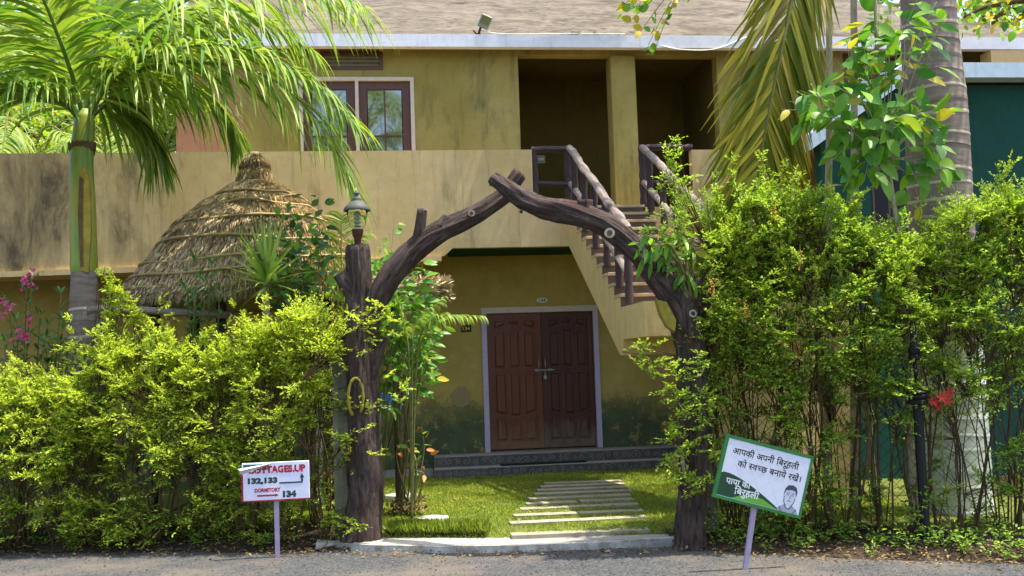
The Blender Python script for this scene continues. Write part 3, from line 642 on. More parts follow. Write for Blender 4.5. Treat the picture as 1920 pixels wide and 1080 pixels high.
# floodlight on the roof edge with its white cable
c = P(902, 55, YF + .05); ft = empty('floodlight', (c[0] - .02, YF + .04, ez), 'small grey floodlight on a rusty bracket at the roof edge', 'floodlight')
b = MB(); b.tube([(c[0] - .05, YF + .03, 6.50), (c[0] - .01, YF + .02, 6.62)], .018, 8); b.tube([(c[0] - .05, YF + .03, 6.50), (c[0] - .12, YF + .03, 6.58)], .012, 8); b.box((c[0] - .09, YF - .02, ez + .0125), (c[0] - .01, YF + .08, ez + .03)); b.build('bracket', M_RUST, ft, 40)
b = MB(); b.box((-.085, -.025, -.10), (.085, .025, .10), .012); hd = b.build('lamp_head', M_GREYP); hd.parent = ft
hd.matrix_basis = wmat(ft).inverted() @ Matrix.Translation((c[0] + .055, YF - .01, 6.70)) @ Matrix.Rotation(radians(25), 4, 'Y') @ Matrix.Rotation(radians(18), 4, 'X')
b = MB(); b.box((-.07, -.031, -.04), (.07, -.0255, .085), .002); gl = b.build('lamp_glass', mat_flat('dirty_lens', C('6e7448'), .3, .5, bump=.02)); gl.parent = ft; gl.matrix_basis = hd.matrix_basis.copy()
b = MB(); q = [(c[0] + .0, YF + .03, 6.58)] + [(c[0] + .35 + i * .9, YF - .036, 6.508 + .012 * sin(i)) for i in range(3)]; b.tube(catmull(q, 20), .006, 6); b.build('cable', M_WHITEP, ft)
b = MB(); q = [P(1240, 86, YF - .04), P(1280, 93, YF - .04), P(1340, 92, YF - .04), P(1400, 70, YF - .04)]; b.tube(catmull(q, 20), .009, 6); part(b, 'white_cable', M_WHITEP)

# ================================================================ green building on the right
YG = 12.5
gb = empty('green_building', (8, YG, 0), 'dark green outbuilding with pale blue sloping roof edge behind the tall palm', 'building')
a1, a2, a3 = P(1520, 270, YG), P(1690, 152, YG), P(2300, 140, YG)
b = MB(); b.prism([(a1[0] + .12, YG, 0), (12, YG, 0), (12, YG, a2[2] - .05), (a2[0], YG, a2[2] - .05), (a1[0] + .12, YG, a1[2])], (0, .2, 0)); b.box((12, YG, 0), (12.2, YG + 5, 5)); part(b, 'wall', M_GREENW, gb)
b = MB(); th_ = .17
b.prism([(a1[0] - .1, YG - .25, a1[2] - .12), (a2[0], YG - .25, a2[2] - .02), (12.2, YG - .25, a2[2] - .02), (12.2, YG - .25, a2[2] + th_), (a2[0] - .06, YG - .25, a2[2] + th_), (a1[0] - .1, YG - .25, a1[2] + .08)], (0, .24, 0)); part(b, 'roof_edge', M_BLUEW, gb)
b = MB(); b.prism([(a1[0] - .1, YG - .005, a1[2] - .02), (a2[0] - .04, YG - .005, a2[2] + .08), (12.2, YG - .005, a2[2] + .08), (12.2, YG - .005, a2[2] + .12), (a2[0] - .06, YG - .005, a2[2] + .12), (a1[0] - .1, YG - .005, a1[2] + .03)], (0, 3.0, 0)); part(b, 'roof', M_ROOF, gb)
c = P(1652, 365, YG); b = MB(); b.box((c[0] - .12, YG - .012, c[2] - .42), (c[0] + .28, YG - .001, c[2] + .35)); wn = part(b, 'window', M_WIND, gb)
for i in range(2): b = MB(); b.box((c[0] - .09 + i * .2, YG - .016, c[2] - .38), (c[0] + .08 + i * .2, YG - .0125, c[2] + .31)); part(b, 'pane', M_IRON, wn)
c = P(1885, 108, YW - .3); b = MB(); b.prism([(c[0] - .25, YW - .32, 6.05), (c[0] + 1.6, YW - .32, 6.05), (c[0] + 1.6, YW - .32, 6.31), (c[0] - .25, YW - .32, 6.31)], (0, .3, 0)); part(b, 'cornice_block', M_PEACH)
# ================================================================ timber gate arch: two dead trunks leaning together
def ridge(seed, amp=.09, k=11):
    r = np.random.default_rng(seed); ph = r.random(6) * 6.28; am = r.random(6) * .5 + .5
    return lambda a, L: amp * (.45 * (1 - 2 * abs(sin(a * k * .5 + ph[0] + 1.3 * sin(L * 2.1 + ph[1]) + .6 * sin(L * 7)))) + .3 * (1 - 2 * abs(sin(a * (k * .9 + 1) + ph[5] + 1.7 * sin(L * 4.3 + a)))) + .35 * sin(a * (k * 2 + 3) + ph[2] + 1.1 * sin(L * 5 + a)) + .5 * sin(a * 2 + L * 3 + ph[3]) + .35 * sin(L * 11 + a * 3 + ph[4]) + .75 * sin(L * 4.7 + ph[1]) * sin(L * 2.2 + a + ph[2]))
def cut_disc(parent, p, d, r, mat=M_CUT, name='cut_end'):
    d = np.array(d, float); d /= np.linalg.norm(d); b = MB(); b.tube([np.array(p) - d * .012, np.array(p) + d * .006], r, 16)
    if name == 'knot_scar':
        b.tube([np.array(p) - d * .010, np.array(p) + d * .009], r * .55, 12, mi=1)
    return b.build(name, [mat, M_BARK], parent, 30)
def pts_px(l, Y): return [P(x, y, Y if len(q) == 0 else q[0]) for x, y, *q in l]
YA = 10.12
base = G(680, 1018, .03)
la = empty('arch_trunk', (base[0], base[1], 0.0), 'dark bark trunk of the gate arch carrying the garden lamp, with long limb leaning right', 'arch trunk')
b = MB(); YA1 = float(base[1])
b.tube(catmull([P(678, 1035, YA1), P(681, 1000, YA1), P(683, 930, YA1), P(682, 850, YA1), P(680, 760, YA1), P(678, 680, YA1), P(676, 600, YA1), P(673, 540, YA1), P(671, 462, YA1)], 70),
       np.interp(np.linspace(0, 1, 70), [0, .03, .08, .2, .5, .75, .85, 1], [.27, .21, .175, .155, .145, .145, .12, .108]), 64, disp=ridge(3, .13)); b.build('trunk', M_BARK, la, True)
b = MB(); b.tube(catmull([P(684, 650, YA1 - .02), P(700, 580, YA1 - .02), P(736, 514, YA1 - .05), P(790, 455, YA1 - .08), P(850, 420, YA1 - .1), P(905, 395, YA1 - .1), P(945, 365, YA1 - .08), P(973, 326, YA1 - .06)], 60), np.interp(np.linspace(0, 1, 60), [0, .25, .6, 1], [.10, .107, .098, .076]), 44, disp=ridge(5, .14, 8)); limb = b.build('limb', M_BARK, la, True)
b = MB(); b.tube(catmull([P(778, 470, YA1 - .08), P(786, 440, YA1 - .1), P(792, 394, YA1 - .12)], 14), np.linspace(.062, .05, 14), 20, disp=ridge(7, .08, 7)); st_ = b.build('branch_stub', M_BARK, la, True); cut_disc(st_, P(792, 393, YA1 - .12), (0.02, 0, 1), .049)
b = MB(); b.tube(catmull([P(830, 430, YA1 - .1), P(842, 408, YA1 - .1)], 8), np.linspace(.09, .06, 8), 18, disp=ridge(8, .1, 7)); b.build('branch_stub', M_BARK, la, True)
cut_disc(limb, P(884, 400, YA1 - .21), (-.1, -1, .1), .032, name='knot_scar')
b = MB(); b.tube(catmull([P(668, 560, YA1), P(648, 530, YA1 - .02), P(636, 512, YA1 - .03)], 10), np.linspace(.09, .065, 10), 18, disp=ridge(9, .08, 7)); st_ = b.build('branch_stub', M_BARK, la, True)
cut_disc(st_, P(636, 512, YA1 - .03), (-.8, -.3, .5), .06, M_CUTY)
b = MB(); b.tube(catmull([P(690, 720, YA1), P(708, 665, YA1), P(722, 632, YA1)], 10), np.linspace(.075, .045, 10), 16, disp=ridge(10, .08, 7)); b.build('branch_stub', M_BARK, la, True)
def scar(parent, cx, cy, rx, ry, Y, mat=M_CUTY, wdt=.012, a0=0, a1=2 * pi):
    pts = [P(cx + rx * cos(a), cy + ry * sin(a), Y) for a in np.linspace(a0, a1, 26)]
    b = MB(); b.tube(pts, [wdt * (.6 + .4 * abs(sin(i))) for i in range(26)], 6); b.build('scar_ring', mat, parent, True)
scar(la, 667, 745, 14, 36, YA1 - .143, wdt=.018, a0=1.9, a1=7.2); scar(la, 649, 842, 8, 9, YA1 - .14)
cut_disc(la, P(671, 461, YA1), (0, 0, 1), .105, M_BARK, 'cut_top')
# garden lamp on the stump
c = P(671, 461, YA1); gl = empty('garden_lamp', (c[0], c[1], c[2] + .005), 'small garden lamp with conical metal cap and clear glass on the sawn trunk', 'lamp'); cz = c[2] + .008
b = MB(); b.lathe([(.032, 0), (.034, .06), (.05, .10), (.055, .14), (.05, .15)], (c[0], c[1], cz), 24); b.build('base', M_RUST, gl, 40)
b = MB(); b.lathe([(.045, .145), (.075, .19), (.098, .27), (.10, .34), (.098, .34), (.072, .19), (.043, .15)], (c[0], c[1], cz), 28, cap=False); b.build('glass', M_CLEAR, gl, True)
for i in range(4): b = MB(); b.lathe([(.02, .17 + i * .035), (.035, .175 + i * .035), (.035, .18 + i * .035), (.02, .2 + i * .035)], (c[0], c[1], cz), 16); b.build('reflector_ring', M_GREYP, gl, 40)
b = MB(); b.lathe([(.128, .325), (.13, .335), (.115, .365), (.075, .40), (.045, .42), (.042, .445), (.02, .46), (.018, .48), (.026, .495), (.012, .52), (.001, .53)], (c[0], c[1], cz), 28); b.build('cap', mat_flat('grey_green_metal', C('4c504a'), .6, .2, 0.0), gl, 40)

base2 = G(1288, 1030, .0); YB = float(base2[1]) + .05
ra = empty('arch_trunk', (base2[0], YB, 0), 'dark bark trunk of the gate arch beside the tilted green sign, limb bending left', 'arch trunk')
b = MB(); b.tube(catmull([P(1292, 1045, YB), P(1294, 1000, YB), P(1300, 920, YB), P(1302, 820, YB), P(1298, 720, YB), P(1290, 640, YB), P(1286, 575, YB), P(1296, 520, YB)], 64), np.interp(np.linspace(0, 1, 64), [0, .03, .09, .25, .6, .9, 1], [.25, .18, .14, .125, .12, .14, .12]), 64, disp=ridge(13, .13)); b.build('trunk', M_BARK, ra, True)
b = MB(); b.tube(catmull([P(1290, 640, YB), P(1268, 575, YB), P(1232, 520, YB), P(1192, 468, YB + .02), P(1140, 425, YB + .05), P(1080, 402, YB + .1), P(1015, 386, YB + .3), P(970, 366, YB + .55), P(928, 337, YB + .75)], 70), np.interp(np.linspace(0, 1, 70), [0, .2, .55, .85, 1], [.11, .122, .096, .092, .072]), 44, disp=ridge(15, .14, 8)); limb2 = b.build('limb', M_BARK, ra, True)
cut_disc(limb2, P(925, 336, YB + .77), (-.75, .1, .45), .07, M_BARK, 'cut_top'); cut_disc(limb2, P(1143, 437, YB - .095), (-.1, -1, .1), .045, name='knot_scar'); cut_disc(limb2, P(977, 397, YB + .46), (-.2, -1, -.3), .018, M_CUT, 'knot_scar')
b = MB(); b.tube(catmull([P(1098, 412, YB + .1), P(1096, 376, YB + .1)], 8), [.075] * 8, 18, disp=ridge(18, .1, 7)); b.build('branch_stub', M_BARK, ra, True)
b = MB(); b.tube(catmull([P(1305, 590, YB), P(1330, 540, YB + .05), P(1352, 500, YB + .1)], 10), np.linspace(.09, .06, 10), 16, disp=ridge(19, .08, 7)); b.build('branch_stub', M_BARK, ra, True)
for pl_, nm in (([(1232, 562), (1250, 566), (1268, 600), (1266, 622), (1252, 612), (1240, 590)], 'bark_scar'),):
    b = MB(); q = [P(x, y, YB - .125) for x, y in pl_]; b.prism(q, (0, .1, 0)); b.build(nm, M_CUTY, ra)
cut_disc(ra, P(1299, 588, YB - .15), (.1, -1, .2), .035, name='knot_scar')
b = MB(); b.tube(catmull([P(1278, 845, YB - .14), P(1281, 870, YB - .15), P(1284, 895, YB - .14)], 8), [.008, .014, .016, .018, .016, .014, .012, .008], 8); b.build('bark_scar', M_CUT, ra, True)

# ================================================================ thatched hut
HC = P(482, 555, 12.85); hx, hy = float(HC[0]), float(HC[1])
hut = empty('thatched_hut', (hx, hy, 0), 'round straw thatched hut roof with bamboo bands in front of the balcony', 'hut')
HZ0 = 2.53; HR = 1.53
prof = [(1.0, 0.0), (.965, .11), (.865, .29), (.745, .51), (.625, .75), (.535, .88), (.46, .965), (.375, 1.06), (.285, 1.15), (.19, 1.25), (.115, 1.34), (.085, 1.48), (.055, 1.60), (.03, 1.66)]
PR = np.array([p[0] for p in prof]) * HR; PZ_ = np.array([p[1] for p in prof]) * 1.05 + HZ0
m = M('dry_straw'); a = m.node('Attribute', attribute_name='rnd'); c = m.ramp(a.outputs['Fac'], [(0.0, C('9c845c')), (.5, C('d0b88a')), (1.0, C('ecdcb8'))]); M_STRAW = m.done(c, .85, .15)
m = M('straw_bed'); u = m.coord('UV', (160, 4, 1)); n = m.noise(u, 1.0, 8, .7); M_STRAWB = m.done(m.mix(m.ramp(n, [(.3, 0.0), (.7, 1.0)]), C('7a684c'), C('b8a480')), .9, .1, m.bump(n, .8, .03))
m = M('bamboo'); u = m.coord('UV', (1, 12, 1)); n = m.noise(u, 1.0, 4); M_BAMB = m.done(m.mix(n, C('7c6a40'), C('ac9862')), .65, .3)
b = MB(); b.lathe([(1.28, HZ0 - .06), (PR[0], HZ0 - .08)] + list(zip(PR, PZ_)), (hx, hy, 0), 72); b.build('roof_bed', M_STRAWB, hut, True)
def prof_at(t):  # t in 0..1 along profile
    k = t * (len(PR) - 1); return np.interp(k, range(len(PR)), PR), np.interp(k, range(len(PR)), PZ_)
lay = [0.0, .10, .20, .30, .40, .50, .62, .76]
N = 46000
sl_ = rng.random(N) ** 1.25 * .84; sl_[:2500] = rng.uniform(.8, .97, 2500); aa = rng.random(N) * 2 * pi
lift = (sl_ * 7 % 1.0)
r0, z0 = prof_at(np.clip(sl_, 0, 1)); r1, z1 = prof_at(np.clip(sl_ + .03, 0, 1))
tang = np.stack([(r0 - r1) * np.cos(aa), (r0 - r1) * np.sin(aa), z0 - z1], 1); tang = nrm(tang)
nor = np.stack([np.cos(aa), np.sin(aa), np.full(N, .8)], 1); nor = nrm(nor - tang * (nor * tang).sum(1)[:, None])
pos = np.stack([hx + r0 * np.cos(aa), hy + r0 * np.sin(aa), z0], 1) + nor * (.004 + .018 * lift[:, None] * rng.random((N, 1)))
ax = tang + nor * rng.normal(.04, .05, (N, 1)) + np.cross(tang, nor) * rng.normal(0, .2, (N, 1))
leaf_cloud('thatch', hut, M_STRAW, pos, ax, nor + rng.normal(0, .22, (N, 3)), .10 + .12 * rng.random(N), .005 + .004 * rng.random(N), 'rhomb')
# shaggy eave
N = 6000; aa = rng.random(N) * 2 * pi; pos = np.stack([hx + HR * (.93 + .07 * rng.random(N)) * np.cos(aa), hy + HR * (.93 + .07 * rng.random(N)) * np.sin(aa), HZ0 + .03 + rng.random(N) * .06], 1)
ax = np.stack([.5 * np.cos(aa), .5 * np.sin(aa), np.full(N, -.8)], 1) + rng.normal(0, .25, (N, 3))
leaf_cloud('eave_straw', hut, M_STRAW, pos, ax, rng.normal(0, 1, (N, 3)), .12 + .1 * rng.random(N), .007, 'rhomb')
for t, lo in ((.03, 0), (.105, 0), (.175, 0), (.25, 0), (.335, 0), (.47, 0), (.545, 0), (.60, 0)):
    r_, z_ = prof_at(t); b = MB(); q = [(hx + (r_ + .045) * cos(a), hy + (r_ + .045) * sin(a), z_ + .022 * sin(2 * a + t * 50) + .012 * sin(5 * a + t * 20) + .01 * sin(7 * a)) for a in np.linspace(0, 2 * pi, 49)]; b.tube(q, [.016 * (1 + .2 * sin(i * 1.9)) for i in range(49)], 7, cap=False); b.build('bamboo_band', M_BAMB, hut, True)
b = MB(); q = [(hx + (.12 + .03 * sin(i)) * cos(i * .9), hy + .12 * sin(i * .9), PZ_[-4] + .02 + i * .012) for i in range(14)]; b.tube(q, .01, 6); b.build('tie_rope', M_BAMB, hut, True)
for k in range(6):
    a = k * pi / 3 + .3; b = MB(); b.tube([(hx + 1.15 * cos(a), hy + 1.15 * sin(a), 0), (hx + 1.15 * cos(a), hy + 1.15 * sin(a), HZ0 + .35)], .055, 10); b.build('post', M_LOG, hut, True)
b = MB(); q = [(hx + 1.15 * cos(a), hy + 1.15 * sin(a), HZ0 + .02) for a in np.linspace(0, 2 * pi, 25)]; b.tube(q, .04, 8, cap=False); b.build('ring_beam', M_LOG, hut, True)

# ================================================================ signs at the roadside
m = M('board_white'); n = m.noise(m.pos(), 9, 6); M_BOARD = m.done(m.mix(m.ramp(n, [(.4, 0.0), (.7, 1.0)]), C('c9cbe0'), C('d8d9e6')), .45, .35)
M_POSTL = mat_flat('lavender_post_paint', C('9c8fa6'), .55, .3, var=.15)
M_RED = mat_flat('red_print', C('a31c34'), .5, .3, var=.08, bump=.02); M_DKG = mat_flat('dark_green_print', C('22403a'), .5, .3, var=.08, bump=.02)
g = G(521, 1045); YS = float(g[1])
tl, tr, br, bl = P(453, 869, YS), P(579, 863, YS), P(585, 933, YS), P(455, 940, YS)
sg = empty('sign_board', (g[0], g[1], 0), 'white sign reading COTTAGES.UP 132,133 and DORMITORY 134 on a lavender post', 'sign')
W_, H_ = np.linalg.norm(tr - tl), np.linalg.norm(tl - bl); ang = atan2((br - bl)[2] + .5 * ((tr - tl)[2] - (br - bl)[2]), (br - bl)[0]) 
MW = Matrix.Translation(Vector(bl)) @ Matrix.Rotation(-ang, 4, 'Y')
def lbox(parent, name, a, c, mat, bev=0, MWx=None):
    b = MB(); b.box(a, c, bev); o = b.build(name, mat); o.parent = parent; o.matrix_basis = wmat(parent).inverted() @ (MWx or MW); return o
lbox(sg, 'post', (W_ * .46, .004, -.58), (W_ * .46 + .042, .034, H_ * .9), M_POSTL, .004)
lbox(sg, 'board', (0, -.022, 0), (W_, .002, H_), M_BOARD, .004)
lbox(sg, 'side_trim', (-.006, -.0235, .0), (.010, .001, H_ * .78), M_RED); lbox(sg, 'bottom_trim', (.01, -.0235, -.006), (W_, .001, .004), M_RED)
lbox(sg, 'torn_header', (.012, -.0232, H_ * .80), (W_ * .40, -.0225, H_ - .014), M_DKG)
def on(parent, txt, x, z, wdt, h, mat, bold=.01, cut=None, MWx=None, y=-.0236): return letters(parent, txt, .1, mat, (MWx or MW) @ Matrix.Translation((x * W_, y, z * H_)), bold * .1, fit=wdt * W_, height=h * H_, cut=cut)
on(sg, 'COTTAGES.UP', .085, .71, .86, .20, M_RED, .06, y=-.0238)
for fx in (.135, .215, .29, .37, .45, .53, .615, .745, .845): lbox(sg, 'stencil_gap', (W_ * fx, -.0246, H_ * .70), (W_ * fx + .0035, -.0239, H_ * .92), M_BOARD)
on(sg, '132,133', .085, .415, .44, .19, M_DKG, .07)
lbox(sg, 'arrow_bar', (W_ * .55, -.024, H_ * .42), (W_ * .90, -.0226, H_ * .46), M_DKG); lbox(sg, 'arrow_bar', (W_ * .875, -.024, H_ * .462), (W_ * .905, -.0226, H_ * .56), M_DKG)
def tri(parent, pts, mat, MWx=None, name='arrow_head', y=-.024):
    b = MB(); b.prism([(x * W_, y, z * H_) for x, z in pts], (0, .0014, 0)); o = b.build(name, mat); o.parent = parent; o.matrix_basis = wmat(parent).inverted() @ (MWx or MW); return o
tri(sg, [(.855, .56), (.925, .56), (.89, .68)], M_DKG)
on(sg, 'DORMITORY', .185, .215, .385, .11, M_RED, .05)
lbox(sg, 'arrow_bar', (W_ * .22, -.024, H_ * .105), (W_ * .50, -.0226, H_ * .15), M_RED); tri(sg, [(.49, .09), (.545, .128), (.49, .165)], M_RED)
on(sg, '134', .60, .05, .20, .18, M_DKG, .07)
# peeling vinyl corner
b = MB(); V = []; 
for i in range(9):
    t = i / 8; a0 = np.array([.0, 0, H_ * (.80 - .06 * 0)]); p0 = np.array([W_ * .44 * t + .004, -.024, H_ * (.70 + .27 * t)]); q0 = p0 + np.array([-.004 - .03 * (1 - t), -.012 - .028 * (1 - t), .055 * (1 - t) + .002]); V += [p0, q0, p0 + (q0 - p0) * .9 + np.array([.02 * (1 - t), -.008, -.012 * (1 - t)])]
b.add(V, [(3 * i + k, 3 * i + k + 1, 3 * i + 4 + k, 3 * i + 3 + k) for i in range(8) for k in range(2)]); o = b.build('peeling_corner', M_BOARD, None, True); o.parent = sg; o.matrix_basis = wmat(sg).inverted() @ MW

g = G(1396, 1068); YS2 = float(g[1]); tl, tr, br, bl = P(1367, 815, YS2), P(1530, 855, YS2), P(1497, 980, YS2), P(1334, 930, YS2)
sg2 = empty('sign_board', (g[0], g[1], 0), 'tilted white sign with green border, Hindi lettering and a sketched portrait on a lavender post', 'sign')
W_ = float(np.linalg.norm(tr - tl)); H_ = float(np.linalg.norm(tl - bl)); d_ = (tr - tl); ang = atan2(d_[2], d_[0]) 
MW2 = Matrix.Translation(Vector(bl)) @ Matrix.Rotation(-ang + radians(.8), 4, 'Y')
M_GRNB = mat_flat('green_border_print', C('2f6b35'), .5, .3, var=.15, bump=.02); M_LIME = mat_flat('lime_print', C('5c9a34'), .5, .3, var=.08, bump=.02); M_DKG2 = mat_flat('deep_green_print', C('1d3f2b'), .5, .3, var=.08, bump=.02); M_WPR = mat_flat('white_print', C('d0d4d8'), .5, .3, var=.03, bump=.02)
m = M('board_white_lattice'); p = m.coord('Object'); n = m.noise(p, 8, 5); x = m.sep(p)
def lattice(a, b_): return m.math('ABSOLUTE', m.math('SUBTRACT', m.math('FRACT', m.math('ADD', m.math('MULTIPLY', x[0], a), m.math('MULTIPLY', x[2], b_))), .5))
ln = m.math('MULTIPLY', m.math('ADD', m.ramp(lattice(8, 5.5), [(.0, 1.0), (.035, 0.0)]), m.ramp(lattice(8, -9), [(.0, 1.0), (.035, 0.0)])), .35)
M_BOARD2 = m.done(m.mix(ln, m.mix(n, C('c2c6d6'), C('cfd2de')), C('8f9c9c')), .45, .35)
pb_, pt_ = g, P(1414, 955, YS2); b = MB(); dx_ = np.array([.019, 0, 0]); b.prism([pb_ - dx_ - (0, 0, .05), pb_ + dx_ - (0, 0, .05), pt_ + dx_ + (pt_ - pb_) * .35, pt_ - dx_ + (pt_ - pb_) * .35], (0, .03, 0)); b.build('post', M_POSTL, sg2)
def L2_(name, a, c, mat, bev=0): return lbox(sg2, name, a, c, mat, bev, MW2)
L2_('board', (0, -.022, 0), (W_, -.001, H_), M_BOARD2, .003)
bw = .026
L2_('border', (-.003, -.0245, -.003), (bw, .001, H_ + .006), M_GRNB); L2_('border', (W_ - bw * .7, -.0245, -.003), (W_ + .003, .001, H_ + .003), M_GRNB); L2_('border', (bw, -.0245, H_ - bw * .9), (W_ - bw * .7, .001, H_ + .003), M_GRNB); L2_('border', (bw, -.0245, -.003), (W_ - bw * .7, .001, bw * .8), M_GRNB)
cur = [(bw / W_, .40)] + [(x_, .42 - .36 * max(0, (x_ - .12) / .62) ** 1.4) for x_ in np.linspace(.06, .74, 12)] + [(.74, .05), (bw / W_, .05)]
tri(sg2, cur, M_DKG2, MW2, 'swoosh', -.0232); tri(sg2, [(.20, .05), (.30, .12), (.42, .165), (.55, .15), (.70, .06), (.73, .05)], M_LIME, MW2, 'lime_swoosh', -.0236)
def hin(parts, x, z, h, wdt, mat, bold):
    """Devanagari line from (text, half-form cut) runs"""
    me_w = []
    for tx, ct in parts:
        _, bb = text_mesh(tx, 1.0, mat, 0, ct); sp_ = .28 if tx.endswith(' ') else .0; me_w.append((bb[1] - bb[0], sp_, bb))
    tot = sum(w__ + s__ for w__, s__, _ in me_w); k = wdt * W_ / tot; xx = x * W_
    for (tx, ct), (w__, s__, bb) in zip(parts, me_w):
        letters(sg2, tx, 1.0 * k, mat, MW2 @ Matrix.Translation((xx, -.0242, z * H_)), bold * k, fit=w__ * k, cut=ct); xx += (w__ + s__) * k - .01 * k
hin([('आपकी ', None), ('अपनी ', None), ('िबरूहली', None)], .105, .735, .12, .76, M_BLK, .012)
hin([('को ', None), ('स', .66), ('व', None), ('च', .70), ('छ ', None), ('बनाये ', None), ('रखें।', None)], .19, .555, .12, .73, M_BLK, .012)
hin([('पापा ', None), ('की', None)], .105, .255, .12, .28, M_WPR, .018); hin([('िबरुहली', None)], .22, .125, .12, .28, M_WPR, .018)
tri(sg2, [(.20, .075 - .0), (.40, .21), (.40, .214), (.20, .082)], M_LIME, MW2, 'thin_line', -.0238) if 0 else None
# sketched portrait: head outline, hair, features, collar, as line print
def line(parent, pts, wd, mat, MWx, name='print_line', y=-.0238):
    b = MB(); q = catmull([(x_, 0, z_) for x_, z_ in pts], 4 * len(pts)); 
    for i in range(len(q) - 1):
        d = q[i + 1] - q[i]; d /= np.linalg.norm(d) + 1e-9; n_ = np.array([-d[2], 0, d[0]]) * wd; b.add([(q[i] - n_) + (0, y, 0), (q[i + 1] - n_) + (0, y, 0), (q[i + 1] + n_) + (0, y, 0), (q[i] + n_) + (0, y, 0)], [(0, 1, 2, 3)])
    o = b.build(name, mat); o.parent = parent; o.matrix_basis = wmat(parent).inverted() @ MWx; return o
M_GREYPR = mat_flat('grey_print', C('8d93a2'), .5, .3, bump=.02); M_SK = mat_flat('pale_grey_print', C('b4b9c6'), .5, .3, bump=.02)
def pp(l): return [(.835 * W_ + u * .001 * W_, .30 * H_ + v_ * .001 * W_) for u, v_ in l]
def blob(pts, mat, nm, y): b = MB(); b.prism([(x_, y, z_) for x_, z_ in pts], (0, .0012, 0)); o = b.build(nm, mat); o.parent = sg2; o.matrix_basis = wmat(sg2).inverted() @ MW2
blob(pp([(-62, -10), (-52, -70), (-25, -105), (25, -105), (52, -70), (62, -10), (58, 60), (30, 95), (-30, 95), (-58, 60)]), M_SK, 'portrait_face', -.0234)
blob(pp([(-72, 10), (-66, 70), (-40, 112), (10, 122), (55, 105), (74, 60), (70, 5), (60, 30), (52, 62), (10, 70), (-30, 60), (-56, 55), (-62, 20)]), mat_flat('dark_grey_print', C('3a3f4a'), .5, .3, bump=.02), 'portrait_hair', -.0241)
blob(pp([(-118, -178), (-98, -130), (-45, -98), (0, -130), (45, -98), (100, -125), (125, -178)]), M_GREYPR, 'portrait_collar', -.02365)
for l_ in ([(-40, 25), (-25, 32), (-10, 26)], [(12, 26), (28, 32), (42, 25)], [(-36, 8), (-24, 12), (-12, 8)], [(14, 8), (26, 12), (38, 8)], [(2, 10), (6, -22), (-4, -30)], [(-22, -55), (0, -50), (22, -56)], [(-62, -10), (-52, -70), (-25, -105)], [(25, -105), (52, -70), (62, -10)], [(-45, -98), (0, -140), (45, -98)], [(-98, -130), (-60, -178)], [(100, -125), (60, -178)]):
    line(sg2, pp(l_), .0022, M_BLK, MW2, 'portrait_line', -.0245)

# ================================================================ black lamp post in the hedge
g = G(1737, 1030); lp = empty('lamp_post', (g[0], g[1], 0), 'black iron lamp post with ribbed collar standing in the roadside hedge', 'lamp post')
YL = float(g[1]); zz = lambda y_: float(P(1730, y_, YL)[2])
def lcx(y_): return float(P(1737 - (1030 - y_) * .033, y_, YL)[0])
bx = g[0] - .0
b = MB(); b.lathe([(.045, 0), (.045, .05), (.040, .07), (.040, zz(757))], (bx, YL, 0), 16); b.build('pole', M_IRON, lp, 40)
b = MB(); b.lathe([(.03, zz(760)), (.088, zz(756)), (.09, zz(750)), (.08, zz(748)), (.09, zz(745)), (.09, zz(740)), (.08, zz(738)), (.09, zz(735)), (.07, zz(732)), (.05, zz(722))], (bx, YL, 0), 24); b.build('collar', M_IRON, lp, 30)
b = MB(); b.lathe([(.05, zz(722)), (.06, zz(705)), (.055, zz(685)), (.045, zz(672))], (bx, YL, 0), 20, cap=False); b.build('glass', M_CLEAR, lp, True)
b = MB(); b.lathe([(.012, zz(722)), (.014, zz(672))], (bx, YL, 0), 10); b.build('bulb_stem', M_IRON, lp, True)
b = MB(); b.lathe([(.04, zz(674)), (.052, zz(672)), (.052, zz(666)), (.042, zz(664)), (.052, zz(660)), (.052, zz(652)), (.038, zz(650)), (.026, zz(640)), (.026, zz(606)), (.018, zz(602))], (bx, YL, 0), 20); b.build('chimney', M_IRON, lp, 30)

# ================================================================ fence behind the hedge: concrete posts and chain link (right), old timber rail (left)
M_CONC = plaster('lichen_concrete_post', C('6e6c58'), C('827e6a'), (.06, .066, .035), .5, big=3.0, bump=.5)
def conc_post(px, Y, ztop, label, r=.06, lean=0.0):
    q = P(px, 800, Y); b = MB(); b.prism([(q[0] - r, Y - r, 0), (q[0] + r, Y - r, 0), (q[0] + r, Y + r, 0), (q[0] - r, Y + r, 0)], (lean, 0, ztop)); return tag(b.build('fence_post', M_CONC), label, 'fence post', 'concrete fence posts in the hedge')
conc_post(640, 10.28, 1.8, 'grey lichen covered post standing against the lamp carrying arch trunk', .075)
conc_post(197, 11.6, 2.25, 'pale concrete fence post rising from the hedge beside the leaning-frond palm trunk', .07)
conc_post(1322, 9.35, 2.3, 'concrete fence post half hidden behind the arch trunk by the tilted sign', .06)
q0, q1 = P(163, 583, 11.45), P(215, 579, 11.5); b = MB(); b.tube(catmull([q0, (q0 + q1) / 2 + (0, 0, .01), q1, q1 + (1.2, .0, -.1)], 14), .04, 10); b.build('log_rail', M_LOGL, None, True); tag(bpy.data.objects['log_rail'], 'short brown log rail end poking out of the hedge before the palm trunk', 'log')
fa, fb = np.array([2.75, 9.45]), np.array([6.3, 8.05]); nl = float(np.linalg.norm(fb - fa)); fd = (fb - fa) / nl
cl = empty('chain_link_fence', (fa[0], fa[1], 0), 'rusty chain link fence running inside the tall hedge', 'fence')
def fp(s, z): return np.array([fa[0] + fd[0] * s, fa[1] + fd[1] * s, z])
b = MB(); st_ = .11; H = 1.75
k = -int(H / st_) - 1
